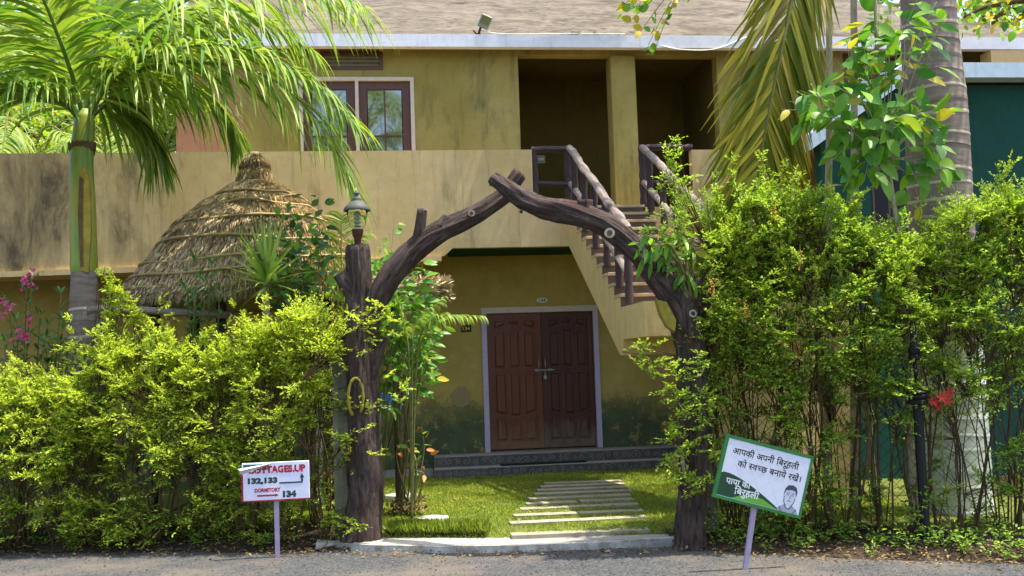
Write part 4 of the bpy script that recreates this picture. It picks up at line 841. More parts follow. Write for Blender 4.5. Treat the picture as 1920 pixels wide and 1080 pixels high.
for i in range(k, int(nl / st_) + 1):
    s0 = i * st_
    for sgn in (1, -1):
        a_, c_ = (s0, .06) if sgn > 0 else (s0, .06 + H), None
        za, zb2 = .06, .06 + H; sa, sb = (s0, s0 + H) if sgn > 0 else (s0 + H, s0)
        t0 = max(0, (0 - min(sa, sb)) / H); t1 = min(1, (nl - min(sa, sb)) / H)
        if t1 <= t0: continue
        if sgn > 0: A0, A1 = fp(sa + H * t0, za + H * t0), fp(sa + H * t1, za + H * t1)
        else: A0, A1 = fp(sb + H * t0, zb2 - H * t0), fp(sb + H * t1, zb2 - H * t1)
        b.tube([A0, A1], .0022, 3, cap=False)
b.build('wire_mesh', mat_flat('rusty_wire', C('4a4038'), .7, .3, .4), cl, kind='stuff')
for s in (.05, 3.6):
    b = MB(); q = fp(s, 0); b.box((q[0] - .05, q[1] + .012, 0), (q[0] + .05, q[1] + .1, 1.95)); b.build('post', M_CONC, cl)
# blue board on white posts behind the left arch trunk
q = P(715, 755, 12.6); bt = empty('blue_board', (q[0], 12.6, 0), 'blue topped board on thin white posts behind the lamp carrying arch trunk', 'board')
a_, c_ = P(585, 742, 12.6), P(752, 768, 12.6); b = MB(); b.box((a_[0], 12.55, c_[2]), (c_[0], 12.6, a_[2]), .004); b.build('panel', mat_flat('bright_blue_paint', C('4a90e0'), .5, .3), bt)
for px in (600, 712): q = P(px, 900, 12.56); b = MB(); b.box((q[0] - .035, 12.602, 0), (q[0] + .035, 12.65, a_[2] - .02)); b.build('post', M_WHITEP, bt)
# white stones edging the flower bed
for (px, py, w_, d_, lab) in ((812, 978, .34, .16, 'flat white painted stone at the right edge of the leafy bed on the lawn'), (758, 993, .26, .12, 'flat white painted stone at the front edge of the leafy bed on the lawn'), (752, 934, .42, .2, 'white painted stone at the back of the leafy bed on the lawn')):
    q = G(px, py, LAWN_Z); b = MB(); n = 14; pts = [(q[0] + w_ / 2 * cos(2 * pi * i / n) * (1 + .12 * sin(i * 2.7)), q[1] + d_ / 2 * 2.2 * sin(2 * pi * i / n) * (1 + .1 * cos(i * 1.9)), LAWN_Z - .02) for i in range(n)]
    top_ = [(q[0] + (p_[0] - q[0]) * .92, q[1] + (p_[1] - q[1]) * .92, LAWN_Z + .045) for p_ in pts]; b.add(pts + top_, [(i, (i + 1) % n, n + (i + 1) % n, n + i) for i in range(n)] + [tuple(range(n, 2 * n))]); tag(b.build('edging_stone', M_WHITEW, None, 30), lab, 'stone', 'white stones edging the bed')

q0, q1 = P(690, 545, 12.5), P(836, 541, 12.5); sr = empty('straw_eave', (q0[0], 12.5, 0), 'shaggy cut end of a straw thatch eave showing right of the lamp carrying arch trunk', 'thatch')
b = MB(); b.tube(catmull([q0, (q0 + q1) / 2, q1 - (.03, 0, 0)], 12), .085, 16); b.build('straw_core', M_STRAWB, sr, True)
b = MB(); b.tube([(q0[0] + .3, 12.56, 0), (q0[0] + .3, 12.56, q0[2])], .04, 10); b.build('post', M_LOG, sr, True)
N = 2600; t_ = rng.random(N); aa = rng.random(N) * 6.28; pos = q0 + (q1 - q0) * t_[:, None] + np.stack([np.zeros(N), .085 * np.cos(aa), .095 * np.sin(aa)], 1)
ax = np.stack([np.abs(rng.normal(.8, .3, N)), .4 * np.cos(aa), .4 * np.sin(aa) - .1], 1) + rng.normal(0, .25, (N, 3)); leaf_cloud('straw', sr, M_STRAW, pos, ax, rng.normal(0, 1, (N, 3)), .07 + .08 * rng.random(N), .006, 'rhomb')
N = 500; aa = rng.random(N) * 6.28; rr = .095 * np.sqrt(rng.random(N)); pos = q1 + np.stack([np.full(N, -.05), rr * np.cos(aa), rr * np.sin(aa)], 1); ax = np.stack([np.ones(N), .5 * np.cos(aa) * rr / .09, .5 * np.sin(aa) * rr / .09], 1) + rng.normal(0, .18, (N, 3)); leaf_cloud('straw_end', sr, M_STRAW, pos, ax, rng.normal(0, 1, (N, 3)), .07 + .06 * rng.random(N), .006, 'rhomb')
# ================================================================ plant materials
ML_HEDGE = leafmat('golden_hedge_leaf', C('64852a'), C('c0cc48'), .45, .5, tcol=1.3, extra=C('8a7a38'))
ML_HEDGE2 = leafmat('green_hedge_leaf', C('4c7628'), C('a8be44'), .43, .5, tcol=1.3, extra=C('8a7a38'))
ML_PALM = leafmat('palm_leaflet', C('55802c'), C('98aa44'), .40, .5, tcol=1.25, spec=.3)
ML_PALMO = leafmat('palm_leaflet_single', C('588230'), C('a0b04a'), .40, .48, 'obj', tcol=1.25, spec=.35)
ML_DRY = leafmat('yellowing_palm_leaflet', C('566620'), C('928a2c'), .3, .6, 'obj', extra=C('8e7850'), spec=.15)
ML_BROAD = leafmat('broad_sapling_leaf', C('3f7a2a'), C('83ad3c'), .42, .42, 'obj', tcol=1.3, extra=C('b8a838'))
ML_SHRUB = leafmat('shrub_leaf', C('3e7426'), C('7ba23a'), .4, .4, 'obj', tcol=1.25)
ML_DARKS = leafmat('dark_shrub_leaf', C('34553a'), C('55784a'), .3, .4, 'obj')
ML_OLE = leafmat('oleander_leaf', C('3c6534'), C('6d8f4e'), .3, .4)
ML_YUC = leafmat('spiky_leaf', C('7a9c44'), C('bccb70'), .35, .45, 'obj')
ML_BG = leafmat('far_tree_leaf', C('557a24'), C('9aae3c'), .45, .5, tcol=1.35, extra=C('b0a034'))
ML_BGD = leafmat('lane_tree_leaf', C('34561c'), C('56782c'), .35, .5)
ML_RED = leafmat('red_orange_leaf', C('a85a24'), C('c88438'), .35, .5, 'obj')
ML_YEL = leafmat('yellow_leaf', C('a8a02c'), C('c8b030'), .35, .5, 'obj')
ML_PINK = leafmat('pink_petal', C('b03a6c'), C('d05a8c'), .3, .5); ML_REDF = leafmat('red_petal', C('a82a20'), C('c84030'), .3, .5)
ML_ORB = leafmat('orange_berry', C('b8782c'), C('d89a3c'), .1, .4)
ML_GRASS = leafmat('grass_blade', C('76902e'), C('b4bc4c'), .38, .5, tcol=1.2)
ML_LITT = leafmat('dry_leaf', C('4a3c2c'), C('8a7448'), .15, .7)
M_TWIG = mat_flat('brown_twig', C('5c4a34'), .85, .15, var=.3); M_STEMG = mat_flat('green_brown_stem', C('6a6a3c'), .8, .2, var=.25)
M_STEMP = bark('pale_sapling_bark', C('8a7c60'), C('b0a284'), C('6a5c44'), 3, 3, .3)

def rand_dirs(n): return nrm(rng.normal(0, 1, (n, 3)))
# ---------------------------------------------------------------- hedge shrubs
def hedge_shrub(base, width, depth, ztop, label, ntw, nstem, zlo=.12, along=(1, 0), dens_low=.5, mat=ML_HEDGE, leafL=(.022, .054), sprigs=(), reach=.36, group=None):
    base = np.array(base, float); al = np.array([along[0], along[1], 0.0]); al /= np.linalg.norm(al); ac = np.array([-al[1], al[0], 0.0])
    root = empty('hedge_shrub', (base[0], base[1], base[2]), label, 'hedge shrub', group or 'clipped hedge shrubs along the lane')
    sb = MB(); stems = []
    for i in range(nstem):
        u, v = rng.normal(0, .28), rng.normal(0, .22); tz = ztop * (.55 + .4 * rng.random())
        p0 = base + al * (u * width * .35) + ac * (v * depth * .5); p3 = base + al * (u * width * 1.15 + rng.normal(0, .16)) + ac * (v * depth * 1.3) + (0, 0, tz)
        q = catmull([p0, p0 * .65 + p3 * .35 + rng.normal(0, .05, 3), p0 * .3 + p3 * .7 + rng.normal(0, .07, 3), p3], 12); r0 = .006 + .011 * rng.random() ** 2.5
        sb.tube(q, np.linspace(r0, r0 * .35, 12), 5, cap=False); stems.append(q)
    allp = np.vstack(stems)
    # leafy sprays: each a short arching branchlet with two side branchlets, growing outward from the shrub
    nc = ntw // 6; z = zlo + (ztop * .97 - zlo) * np.where(rng.random(nc) < dens_low, rng.random(nc), 1 - rng.random(nc) ** 1.6 * .6)
    zn = np.clip(z / ztop, 0, 1); wd = width * (1.3 - .35 * zn); uu = rng.uniform(-.5, .5, nc) * wd
    vn = -np.sign(rng.random(nc) - .38) * rng.random(nc) ** .5; vv = vn * .5 * depth * (1 - .4 * np.clip(zn - .7, 0, 1) / .3) * rng.uniform(.7, 1.15, nc)
    cen = base + al * uu[:, None] + ac * vv[:, None] + np.stack([np.zeros(nc), np.zeros(nc), z], 1)
    topz = np.clip((zn - .72) / .28, 0, 1)
    dc = nrm(ac * (vn * .8 * (1 - .55 * topz))[:, None] + al * rng.normal(0, .35, nc)[:, None] + np.array([0, 0, 1.0]) * (.25 + .8 * topz + rng.normal(0, .2, nc))[:, None])
    rep = np.repeat(np.arange(nc), 6); n = len(rep); zn = zn[rep]
    d0 = nrm(dc[rep] + rng.normal(0, .48, (n, 3))); org = cen[rep] + d0 * .03 + rng.normal(0, .03, (n, 3)); Ln = rng.uniform(.14, .28, n)
    # long loose shoots above and in front
    ns = max(6, ntw // 22); su = rng.uniform(-.5, .5, ns) * width; sv = rng.uniform(-.45, .2, ns) * depth; sz = ztop * rng.uniform(.70, 1.0, ns); sl0 = base + al * su[:, None] + ac * sv[:, None] + np.stack([np.zeros(ns), np.zeros(ns), sz], 1)
    sdir = nrm(np.stack([rng.normal(0, .45, ns), rng.normal(-.25, .35, ns), rng.uniform(.6, 1.2, ns)], 1)); slen = rng.uniform(.18, .55, ns)
    for j in range(4):
        t_ = j / 4; org = np.vstack([org, sl0 + sdir * (slen * t_)[:, None]]); d0 = np.vstack([d0, nrm(sdir + rng.normal(0, .3, (ns, 3)))]); Ln = np.concatenate([Ln, rng.uniform(.10, .17, ns)]); zn = np.concatenate([zn, np.ones(ns)])
    n = len(org)
    if len(sprigs):
        sp_ = np.array(sprigs, float); ds = nrm(np.stack([rng.normal(0, .5, len(sp_)), rng.normal(-.5, .35, len(sp_)), rng.normal(.5, .35, len(sp_))], 1)); org = np.vstack([org, sp_ - ds * .1]); d0 = np.vstack([d0, ds]); Ln = np.concatenate([Ln, rng.uniform(.14, .22, len(sp_))]); zn = np.concatenate([zn, np.ones(len(sp_))]); n = len(org)
    # woody connection to the nearest stem
    d2 = ((org[:, None, :2] - allp[None, ::2, :2]) ** 2).sum(2) + .9 * (org[:, None, 2] - .2 - allp[None, ::2, 2]) ** 2
    st0 = allp[::2][d2.argmin(1)]; tip = org + d0 * Ln[:, None] + np.array([0, 0, -.03])
    tw = np.stack([st0, (st0 + org) / 2 + rng.normal(0, .02, (n, 3)), org, tip], 1)
    side = nrm(np.cross(tw[:, -1] - tw[:, 0], (0, 0.3, 1.0)))[:, None]; up_ = np.array([0, 0, 1.0])[None, None]
    rr = np.array([.0045, .0038, .0028, .001])[None, :, None]
    V = np.concatenate([tw + side * rr, tw - side * rr * .5 + up_ * rr * .87, tw - side * rr * .5 - up_ * rr * .87], 1)
    fs = [(j + 4 * a, j + 1 + 4 * a, j + 1 + 4 * ((a + 1) % 3), j + 4 * ((a + 1) % 3)) for j in range(3) for a in range(3)]
    o = link('twigs', mesh_from('twigs', V, fs, None, M_TWIG), root); o['kind'] = 'stuff'
    sb.build('stems', M_TWIG, root, True, 'stuff')
    PP, AX, NN, LL, RR = [], [], [], [], []
    S0 = nrm(np.cross(d0, np.array([0, 0, 1.0]) + rng.normal(0, .25, (n, 3)))); U0 = np.cross(S0, d0)
    def branchlet(o_, d_, ln_, nodes, boost):
        for j in range(nodes):
            t = (j + .6) / nodes; bend = np.array([0, 0, -1.0]) * (.10 * t * t * ln_)[:, None]
            X = o_ + d_ * (ln_ * t)[:, None] + bend; s1 = nrm(np.cross(d_, np.array([0, 0, 1.0]) + rng.normal(0, .35, d_.shape)))
            for sgn in (1, -1):
                PP.append(X + rng.normal(0, .005, X.shape)); AX.append(d_ * (.55 + .6 * t) + s1 * sgn * (1.0 - .45 * t) + rng.normal(0, .18, X.shape)); NN.append(np.array([0, -.15, .9]) + rng.normal(0, .38, X.shape))
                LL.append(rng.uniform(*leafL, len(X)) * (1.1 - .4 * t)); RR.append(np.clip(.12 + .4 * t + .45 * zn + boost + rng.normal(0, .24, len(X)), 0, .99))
    branchlet(org, d0, Ln, 9, .0)
    for sg_ in (1, -1): branchlet(org + d0 * (Ln * rng.uniform(.1, .4, n))[:, None], nrm(d0 * .75 + S0 * sg_ * rng.uniform(.5, 1.0, (n, 1)) + U0 * rng.normal(0, .25, (n, 1))), Ln * rng.uniform(.5, .75, n), 5, .0)
    PP, AX, NN, LL, RR = np.vstack(PP), np.vstack(AX), np.vstack(NN), np.concatenate(LL), np.concatenate(RR)
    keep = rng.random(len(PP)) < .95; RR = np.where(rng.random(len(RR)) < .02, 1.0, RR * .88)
    leaf_cloud('leaves', root, mat, PP[keep], AX[keep], NN[keep], LL[keep], LL[keep] * .5, 'rhomb', RR[keep]); return root

def tops(px, pts): return float(np.interp(px, [p[0] for p in pts], [p[1] for p in pts]))
def zpx(px, py, Y): return float(P(px, py, Y)[2])
LT = [(-200, 720), (0, 735), (60, 740), (140, 720), (200, 675), (260, 645), (330, 662), (420, 668), (480, 655), (560, 620), (620, 592), (700, 590)]
lab_left = ['leftmost golden green hedge shrub at the picture edge below the pink oleander', 'golden green hedge shrub just below the pink oleander', 'golden green hedge shrub in front of the ringed palm trunk', 'golden green hedge shrub with a tall pointed sprig beside the log rail end',
            'golden green hedge shrub below the left eave of the thatched hut', 'golden green hedge shrub below the middle of the thatched hut', 'golden green hedge shrub behind the left half of the COTTAGES sign', 'golden green hedge shrub right behind the COTTAGES sign', 'golden green hedge shrub pressed against the lamp carrying arch trunk']
for i, px in enumerate((-60, 35, 120, 205, 290, 375, 455, 535, 615)):
    Yb = 11.25 - .00115 * (px + 60); q = P(px, 900, Yb); zt = zpx(px, tops(px, LT), Yb)
    sp_ = []; zt += .10 * sin(i * 2.7)
    if i == 3: sp_ = [P(205 + rng.normal(0, 5), y_, Yb - .1) for y_ in np.linspace(505, 660, 30)] + [P(x_ + rng.normal(0, 8), y_, Yb - .2) for x_, y_ in zip(np.linspace(215, 300, 26), np.linspace(540, 650, 26))] + [P(x_, y_, Yb - .15) for x_, y_ in ((230, 545), (225, 560), (238, 575), (215, 590), (250, 600), (245, 585))]
    if i == 4: sp_ = [P(x_, y_, Yb - .1) for x_, y_ in ((305, 560), (308, 575), (318, 590), (300, 600))]
    if i == 8: sp_ = [P(x_, y_, YA1 - .28) for x_, y_ in ((700, 565), (715, 572), (690, 580), (725, 590), (740, 600), (705, 600), (675, 600), (660, 590), (735, 625), (700, 640), (680, 660), (715, 585), (690, 615), (655, 620), (640, 600), (760, 720), (745, 745), (730, 700), (690, 760), (705, 850), (690, 800))]
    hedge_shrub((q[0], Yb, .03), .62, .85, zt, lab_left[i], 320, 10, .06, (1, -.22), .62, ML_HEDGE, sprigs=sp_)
RT_ = [(1240, 450), (1300, 425), (1350, 405), (1420, 390), (1500, 385), (1560, 395), (1620, 430), (1700, 470), (1760, 480), (1820, 450), (1880, 395), (1960, 350), (2050, 370)]
lab_right = ['green hedge shrub with upright sprigs wrapped round the arch trunk by the stair', 'green hedge shrub directly behind the tilted Hindi sign', 'green hedge shrub under the hanging yellowed palm frond', 'green hedge shrub around the spiky plant in the tall hedge', 'green hedge shrub below the slender broad leaved sapling',
             'green hedge shrub behind the black lamp post', 'green hedge shrub beside the red flowers', 'green hedge shrub next to last before the right picture edge, below the green building', 'rightmost green hedge shrub, cut off by the right picture edge']
for i, px in enumerate((1368, 1425, 1495, 1575, 1650, 1725, 1800, 1880, 1960)):
    Yb = 9.35 - (px - 1335) * .0013 + (.12 if i == 0 else 0); q = P(px, 900, Yb); zt = zpx(px, tops(px, RT_), Yb); sp_ = []
    if i == 0:
        sp_ = [P(1258 + rng.normal(0, 8) + (y_ - 280) * .1, y_, YB - .25) for y_ in np.linspace(262, 470, 22)] + [P(x_, y_, YB - .3) for x_, y_ in ((1240, 330), (1235, 350), (1285, 340), (1300, 330), (1230, 400), (1215, 430), (1245, 420), (1200, 640), (1185, 650), (1215, 655), (1240, 640), (1195, 680), (1220, 690), (1235, 700), (1205, 665), (1245, 670), (1250, 720), (1262, 750), (1240, 735), (1275, 700), (1280, 770), (1270, 800), (1295, 760), (1310, 800), (1290, 830), (1310, 660), (1262, 860), (1290, 900))] + [P(rng.uniform(1245, 1350), y_, YB - .28) for y_ in rng.uniform(650, 930, 48)] + [P(rng.uniform(1305, 1370), y_, YB - .2) for y_ in rng.uniform(420, 640, 24)]
    if i == 7: sp_ = [P(1880 + rng.normal(0, 10), y_, Yb - .2) for y_ in np.linspace(300, 420, 14)]
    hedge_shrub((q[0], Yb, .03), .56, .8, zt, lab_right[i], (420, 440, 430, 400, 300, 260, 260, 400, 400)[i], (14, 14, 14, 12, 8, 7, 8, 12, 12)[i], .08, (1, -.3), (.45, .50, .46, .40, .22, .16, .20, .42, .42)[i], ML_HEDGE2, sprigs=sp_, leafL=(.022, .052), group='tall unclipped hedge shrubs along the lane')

# ---------------------------------------------------------------- palm fronds
def frond(parent, ctrl, L, n, mat, rmat, single=False, width=.032, droop=1.5, r0=.03, side_up=.35, name='frond', Lf=None, sweep=.7, hang=0.0, start=.12, sidevec=None):
    q = catmull(ctrl, 40); b = MB(); b.tube(q, np.linspace(r0, .004, 40), 7); fr = b.build(name, rmat, parent, True)
    T = nrm(np.gradient(q, axis=0)); items = []
    for i in range(n):
        t = start + (1 - start) * (i + .5 * rng.random()) / n; k = t * 39; i0 = int(min(k, 38)); u = k - i0; p = q[i0] * (1 - u) + q[i0 + 1] * u; tg = T[i0]
        sd = np.cross(tg, (0, 0, 1.0)) if sidevec is None else np.array(sidevec, float) - tg * (tg @ np.array(sidevec)); sd /= np.linalg.norm(sd) + 1e-9; up_ = np.cross(sd, tg)
        ln = L * (.45 + .55 * sin(pi * min(1, .12 + t * .78))) * (1.0 if t < .8 else 1 - (t - .8) * .9) * rng.uniform(.85, 1.1)
        for sg_ in (1, -1):
            hg = hang * (1.15 - .9 * max(0, t - .45)); d = sd * sg_ * (1 - hg) + tg * (sweep * rng.uniform(.75, 1.25)) + up_ * (side_up * rng.uniform(-.4, 1.3)) + np.array([0, 0, -hg]) + rng.normal(0, .10, 3)
            items.append(strip(p, d, ln, width * rng.uniform(.8, 1.15), 6, droop * rng.uniform(.7, 1.3), side=np.cross(d, up_) + rng.normal(0, .25, 3)))
    if single:
        for v_, f_ in items:
            me = bpy.data.meshes.new('leaflet'); me.from_pydata([tuple(x_) for x_ in v_], [], f_); me.materials.append(mat); me.polygons.foreach_set('use_smooth', np.ones(len(f_), bool)); link('leaflet', me, fr)
    else:
        o = link('leaflets', strips_mesh('leaflets', items, mat), fr); o['kind'] = 'stuff'
    return fr
m = M('ringed_palm_bark'); p = m.pos(); n = m.noise(m.pos((3, 3, 14)), 2.0, 8, .7); c = m.mix(m.ramp(n, [(.3, 0.0), (.7, 1.0)]), C('6f6154'), C('94867a')); vert = m.noise(m.pos((30, 30, 1.5)), 1.5, 5, .7); c = m.mix(m.math('MULTIPLY', m.ramp(vert, [(.5, 0.0), (.7, 1.0)]), .4), c, C('5a4e44')); M_PTR = m.done(c, .9, .15, m.bump(m.math('ADD', n, vert), .4, .01))
m = M('pale_ring_scar'); n = m.noise(m.pos((4, 4, 20)), 2.0, 6); M_RING = m.done(m.mix(n, C('9a8b76'), C('c4b59e')), .9, .15)
m = M('whitewashed_bark'); n = m.noise(m.pos((2, 2, 1)), 2.5, 8, .7); M_WTR = m.done(m.mix(m.ramp(n, [(.4, 0.0), (.6, 1.0)]), C('bcc0aa'), C('d2d4c4')), .9, .15, m.bump(n, .3, .01))
def palm_trunk(parent, axis_pts, rads, ring_gap, white_to=0.0, name='trunk'):
    q = catmull(axis_pts, 160); r = np.interp(np.linspace(0, 1, 160), np.linspace(0, 1, len(rads)), rads)
    b = MB(); seg = 36; nxt = .2; mats = []
    zs = q[:, 2]; rows = []; k = 0; L = 0; nextring = ring_gap
    prof_ = []
    z = zs[0]; ringz = []
    while z < zs[-1]:
        z += ring_gap * rng.uniform(.7, 1.3); ringz.append(z)
    lv = []
    for z in np.arange(zs[0], zs[-1], .05): lv.append((z, 0.0))
    for z in ringz: lv += [(z - .020, 0.0), (z - .014, .0035), (z + .014, .0035), (z + .020, 0.0)]
    lv = sorted(lv); V = []; uv = []
    for z, e in lv:
        c_ = np.array([np.interp(z, zs, q[:, 0]), np.interp(z, zs, q[:, 1])]); rr = np.interp(z, zs, r) + e
        for k in range(seg + 1):
            a = 2 * pi * (k % seg) / seg; wz = .010 * sin(2 * a + z * 7) + .008 * sin(a + z * 13); V.append((c_[0] + rr * cos(a), c_[1] + rr * sin(a), z + wz)); uv.append((k / seg, z))
    fs = [(i * (seg + 1) + k, i * (seg + 1) + k + 1, (i + 1) * (seg + 1) + k + 1, (i + 1) * (seg + 1) + k) for i in range(len(lv) - 1) for k in range(seg)]
    b.add(V, fs, uv); b.mi = []
    for i in range(len(lv) - 1):
        zc = (lv[i][0] + lv[i + 1][0]) / 2; mi = 2 if zc < white_to else (1 if min(lv[i][1], lv[i + 1][1]) > .002 else 0); b.mi += [mi] * seg
    return b.build(name, [M_PTR, M_RING, M_WTR], parent, True)
# left palm
YPL = 12.0; pb = P(157, 900, YPL)
pl = empty('royal_palm', (pb[0], YPL, 0), 'young palm with green and yellow crownshaft and arching fronds at the upper left', 'palm tree')
tp = P(158, 518, YPL); palm_trunk(pl, [(tp[0] + .03, YPL, 0), (tp[0] + .02, YPL, .8), (tp[0], YPL, 1.8), tuple(tp + (0, 0, .01))], [.225, .215, .19, .135], .125)
m = M('crownshaft'); p = m.pos((1, 1, .12)); n = m.noise(p, 7.5, 5, .6); c = m.ramp(n, [(.30, C('5c7a2c')), (.46, C('7f9434')), (.58, C('a09432')), (.64, C('7d7a2e')), (.7, C('8aa038'))]); M_CSH = m.done(c, .45, .4, m.bump(m.noise(m.pos((40, 40, 1)), 2, 4), .2, .004))
M_PET = mat_flat('green_petiole', C('5c7430'), .5, .35, var=.2)
cs = P(150, 300, YPL); b = MB(); b.tube(catmull([tp, P(157, 470, YPL), P(155, 380, YPL), P(153, 300, YPL), P(158, 235, YPL), P(160, 205, YPL)], 40), np.interp(np.linspace(0, 1, 40), [0, .08, .4, .75, .9, 1], [.128, .145, .135, .115, .10, .06]), 26); b.build('crownshaft', M_CSH, pl, True)
M_SHEATH = mat_flat('dry_brown_sheath', C('6a543c'), .9, .1, var=.3)
c_ = P(154, 278, YPL); b = MB(); V = []
for k in range(37):
    a = 2 * pi * (k % 36) / 36
    for j, zz__ in enumerate((-.03 - .03 * abs(sin((k % 36) * 2.17)) - .05 * sin((k % 36) * pi / 18), .0, .03 + .04 * abs(sin((k % 36) * 1.73 + 1)))): r_ = (.128, .138, .142)[j] + .006 * sin(k * 3.3 + j); V.append((c_[0] + r_ * cos(a), c_[1] + r_ * sin(a), c_[2] + zz__))
b.add(V, [(3 * k + j, 3 * k + 3 + j, 3 * k + 4 + j, 3 * k + 1 + j) for k in range(36) for j in range(2)]); b.build('torn_sheath', M_SHEATH, pl, True)
b = MB(); q = [P(150, 318, YPL - .142), P(148, 400, YPL - .15), P(150, 505, YPL - .15), P(166, 512, YPL - .15), P(170, 430, YPL - .145), P(168, 345, YPL - .14), P(160, 312, YPL - .14)]; b.prism(q, (0, .06, 0)); b.build('dried_leaf_base', mat_flat('ochre_leaf_base', C('9a8430'), .6, .3, var=.4, scale=9), pl)
b = MB(); q = [P(149, 330, YPL - .155), P(146, 400, YPL - .157), P(150, 500, YPL - .157), P(156, 500, YPL - .157), P(155, 400, YPL - .157), P(156, 335, YPL - .155)]; b.prism(q, (0, .03, 0)); b.build('dried_leaf_edge', M_SHEATH, pl)
cr = P(160, 215, YPL)
def fpx(l, dy=0): return [P(x_, y_, Y_) for x_, y_, Y_ in l]
frond(pl, fpx([(163, 225, 12.0), (185, 180, 11.9), (235, 142, 11.75), (310, 120, 11.55), (385, 118, 11.35), (460, 128, 11.2), (535, 165, 11.05), (595, 225, 10.95), (640, 300, 10.9), (662, 365, 10.88)]), 1.2, 80, ML_PALMO, M_PET, True, .046, 1.5, .032, .3, start=.10, hang=.38, sweep=.6)
frond(pl, fpx([(165, 222, 12.0), (195, 160, 12.0), (260, 70, 11.9), (360, -5, 11.7), (470, -35, 11.5), (590, -30, 11.3), (690, 15, 11.1)]), 1.15, 70, ML_PALMO, M_PET, True, .044, 1.6, .032, .2, start=.15, hang=.45, sweep=.55)
frond(pl, fpx([(155, 215, 12.0), (138, 150, 11.8), (110, 70, 11.5), (70, -20, 11.2), (10, -70, 10.9), (-60, -60, 10.7)]), 1.1, 92, ML_PALM, M_PET, False, .048, 1.7, .034, .25, start=.1)
frond(pl, fpx([(150, 225, 12.0), (120, 195, 11.8), (60, 172, 11.5), (0, 168, 11.3), (-70, 200, 11.1), (-130, 270, 11.0)]), 1.1, 92, ML_PALM, M_PET, False, .048, 1.7, .032, .2)
frond(pl, fpx([(160, 210, 12.05), (172, 120, 12.15), (183, 20, 12.25), (186, -90, 12.4), (170, -190, 12.6)]), 1.1, 92, ML_PALM, M_PET, False, .048, 1.7, .034, .3)
frond(pl, fpx([(165, 215, 12.1), (205, 150, 12.4), (250, 100, 12.7), (300, 60, 13.0), (350, 40, 13.3), (400, 60, 13.5)]), 1.0, 86, ML_PALM, M_PET, False, .048, 1.7, .03, .25)
frond(pl, fpx([(165, 225, 12.1), (200, 195, 12.4), (235, 185, 12.6), (265, 205, 12.8), (285, 245, 12.9), (292, 290, 12.95)]), 1.0, 76, ML_PALM, M_PET, False, .040, 1.2, .03, .1, hang=.7)
frond(pl, fpx([(150, 215, 12.1), (110, 130, 12.4), (50, 60, 12.7), (-30, 40, 13.0), (-100, 90, 13.2)]), 1.1, 92, ML_PALM, M_PET, False, .048, 1.7, .03, .2)
frond(pl, fpx([(165, 222, 12.1), (225, 172, 12.4), (300, 150, 12.7), (370, 165, 12.9), (420, 210, 13.0), (450, 262, 13.1)]), .9, 70, ML_PALM, M_PET, False, .044, 1.4, .028, .15, hang=.45)
frond(pl, fpx([(165, 212, 12.05), (215, 110, 12.2), (300, 40, 12.3), (400, 15, 12.3), (500, 35, 12.3), (590, 95, 12.2)]), 1.0, 84, ML_PALM, M_PET, False, .044, 1.5, .03, .25, hang=.35)
frond(pl, fpx([(165, 220, 12.0), (200, 165, 11.8), (270, 110, 11.5), (380, 84, 11.2), (490, 100, 11.0), (590, 155, 10.85), (668, 235, 10.75)]), 1.0, 96, ML_PALM, M_PET, False, .046, 1.4, .03, .3, hang=.25)
# tall palm on the right, crown above the picture
YPR = 9.75; pc = P(1765, 700, YPR)
pr_ = empty('royal_palm', (pc[0], YPR, 0), 'tall thick palm trunk with pale rings and whitewashed foot rising out of the picture', 'palm tree')
t1 = P(1735, -420, YPR); palm_trunk(pr_, [(P(1782, 900, YPR)[0], YPR, 0), tuple(P(1780, 740, YPR)), tuple(P(1766, 450, YPR)), tuple(P(1754, 200, YPR)), tuple(P(1740, 0, YPR)), tuple(t1)], [.37, .33, .305, .295, .26, .22], .17, white_to=zpx(1775, 645, YPR))
b = MB(); t2 = t1 + (0, 0, 1.2); b.tube(catmull([t1 - (0, 0, .02), (t1 + t2) / 2, t2], 12), np.linspace(.21, .12, 12), 20); b.build('crownshaft', M_CSH, pr_, True)
for a, ln, rs in ((20, 2.6, .9), (75, 2.6, .8), (320, 2.4, .8), (350, 2.4, .6)):
    d = np.array([cos(radians(a)), sin(radians(a)), 0]); frond(pr_, [t2, t2 + d * ln * .35 + (0, 0, rs), t2 + d * ln * .75 + (0, 0, rs * .9), t2 + d * ln + (0, 0, rs * .2), t2 + d * ln * 1.1 + (0, 0, -.5)], .8, 44, ML_PALM, M_PET, False, .036, 2.2, .035)
frond(pr_, [t2 - (.05, 0, .2), P(1640, -560, 9.6), P(1560, -330, 9.5), P(1510, -120, 9.45), P(1472, 60, 9.4), P(1445, 190, 9.4), P(1425, 300, 9.4), P(1410, 400, 9.4)], 1.1, 130, ML_DRY, M_STEMG, True, .050, .5, .04, .1, name='hanging_frond', sweep=1.05, hang=.2, start=.38, sidevec=(1, .35, 0))

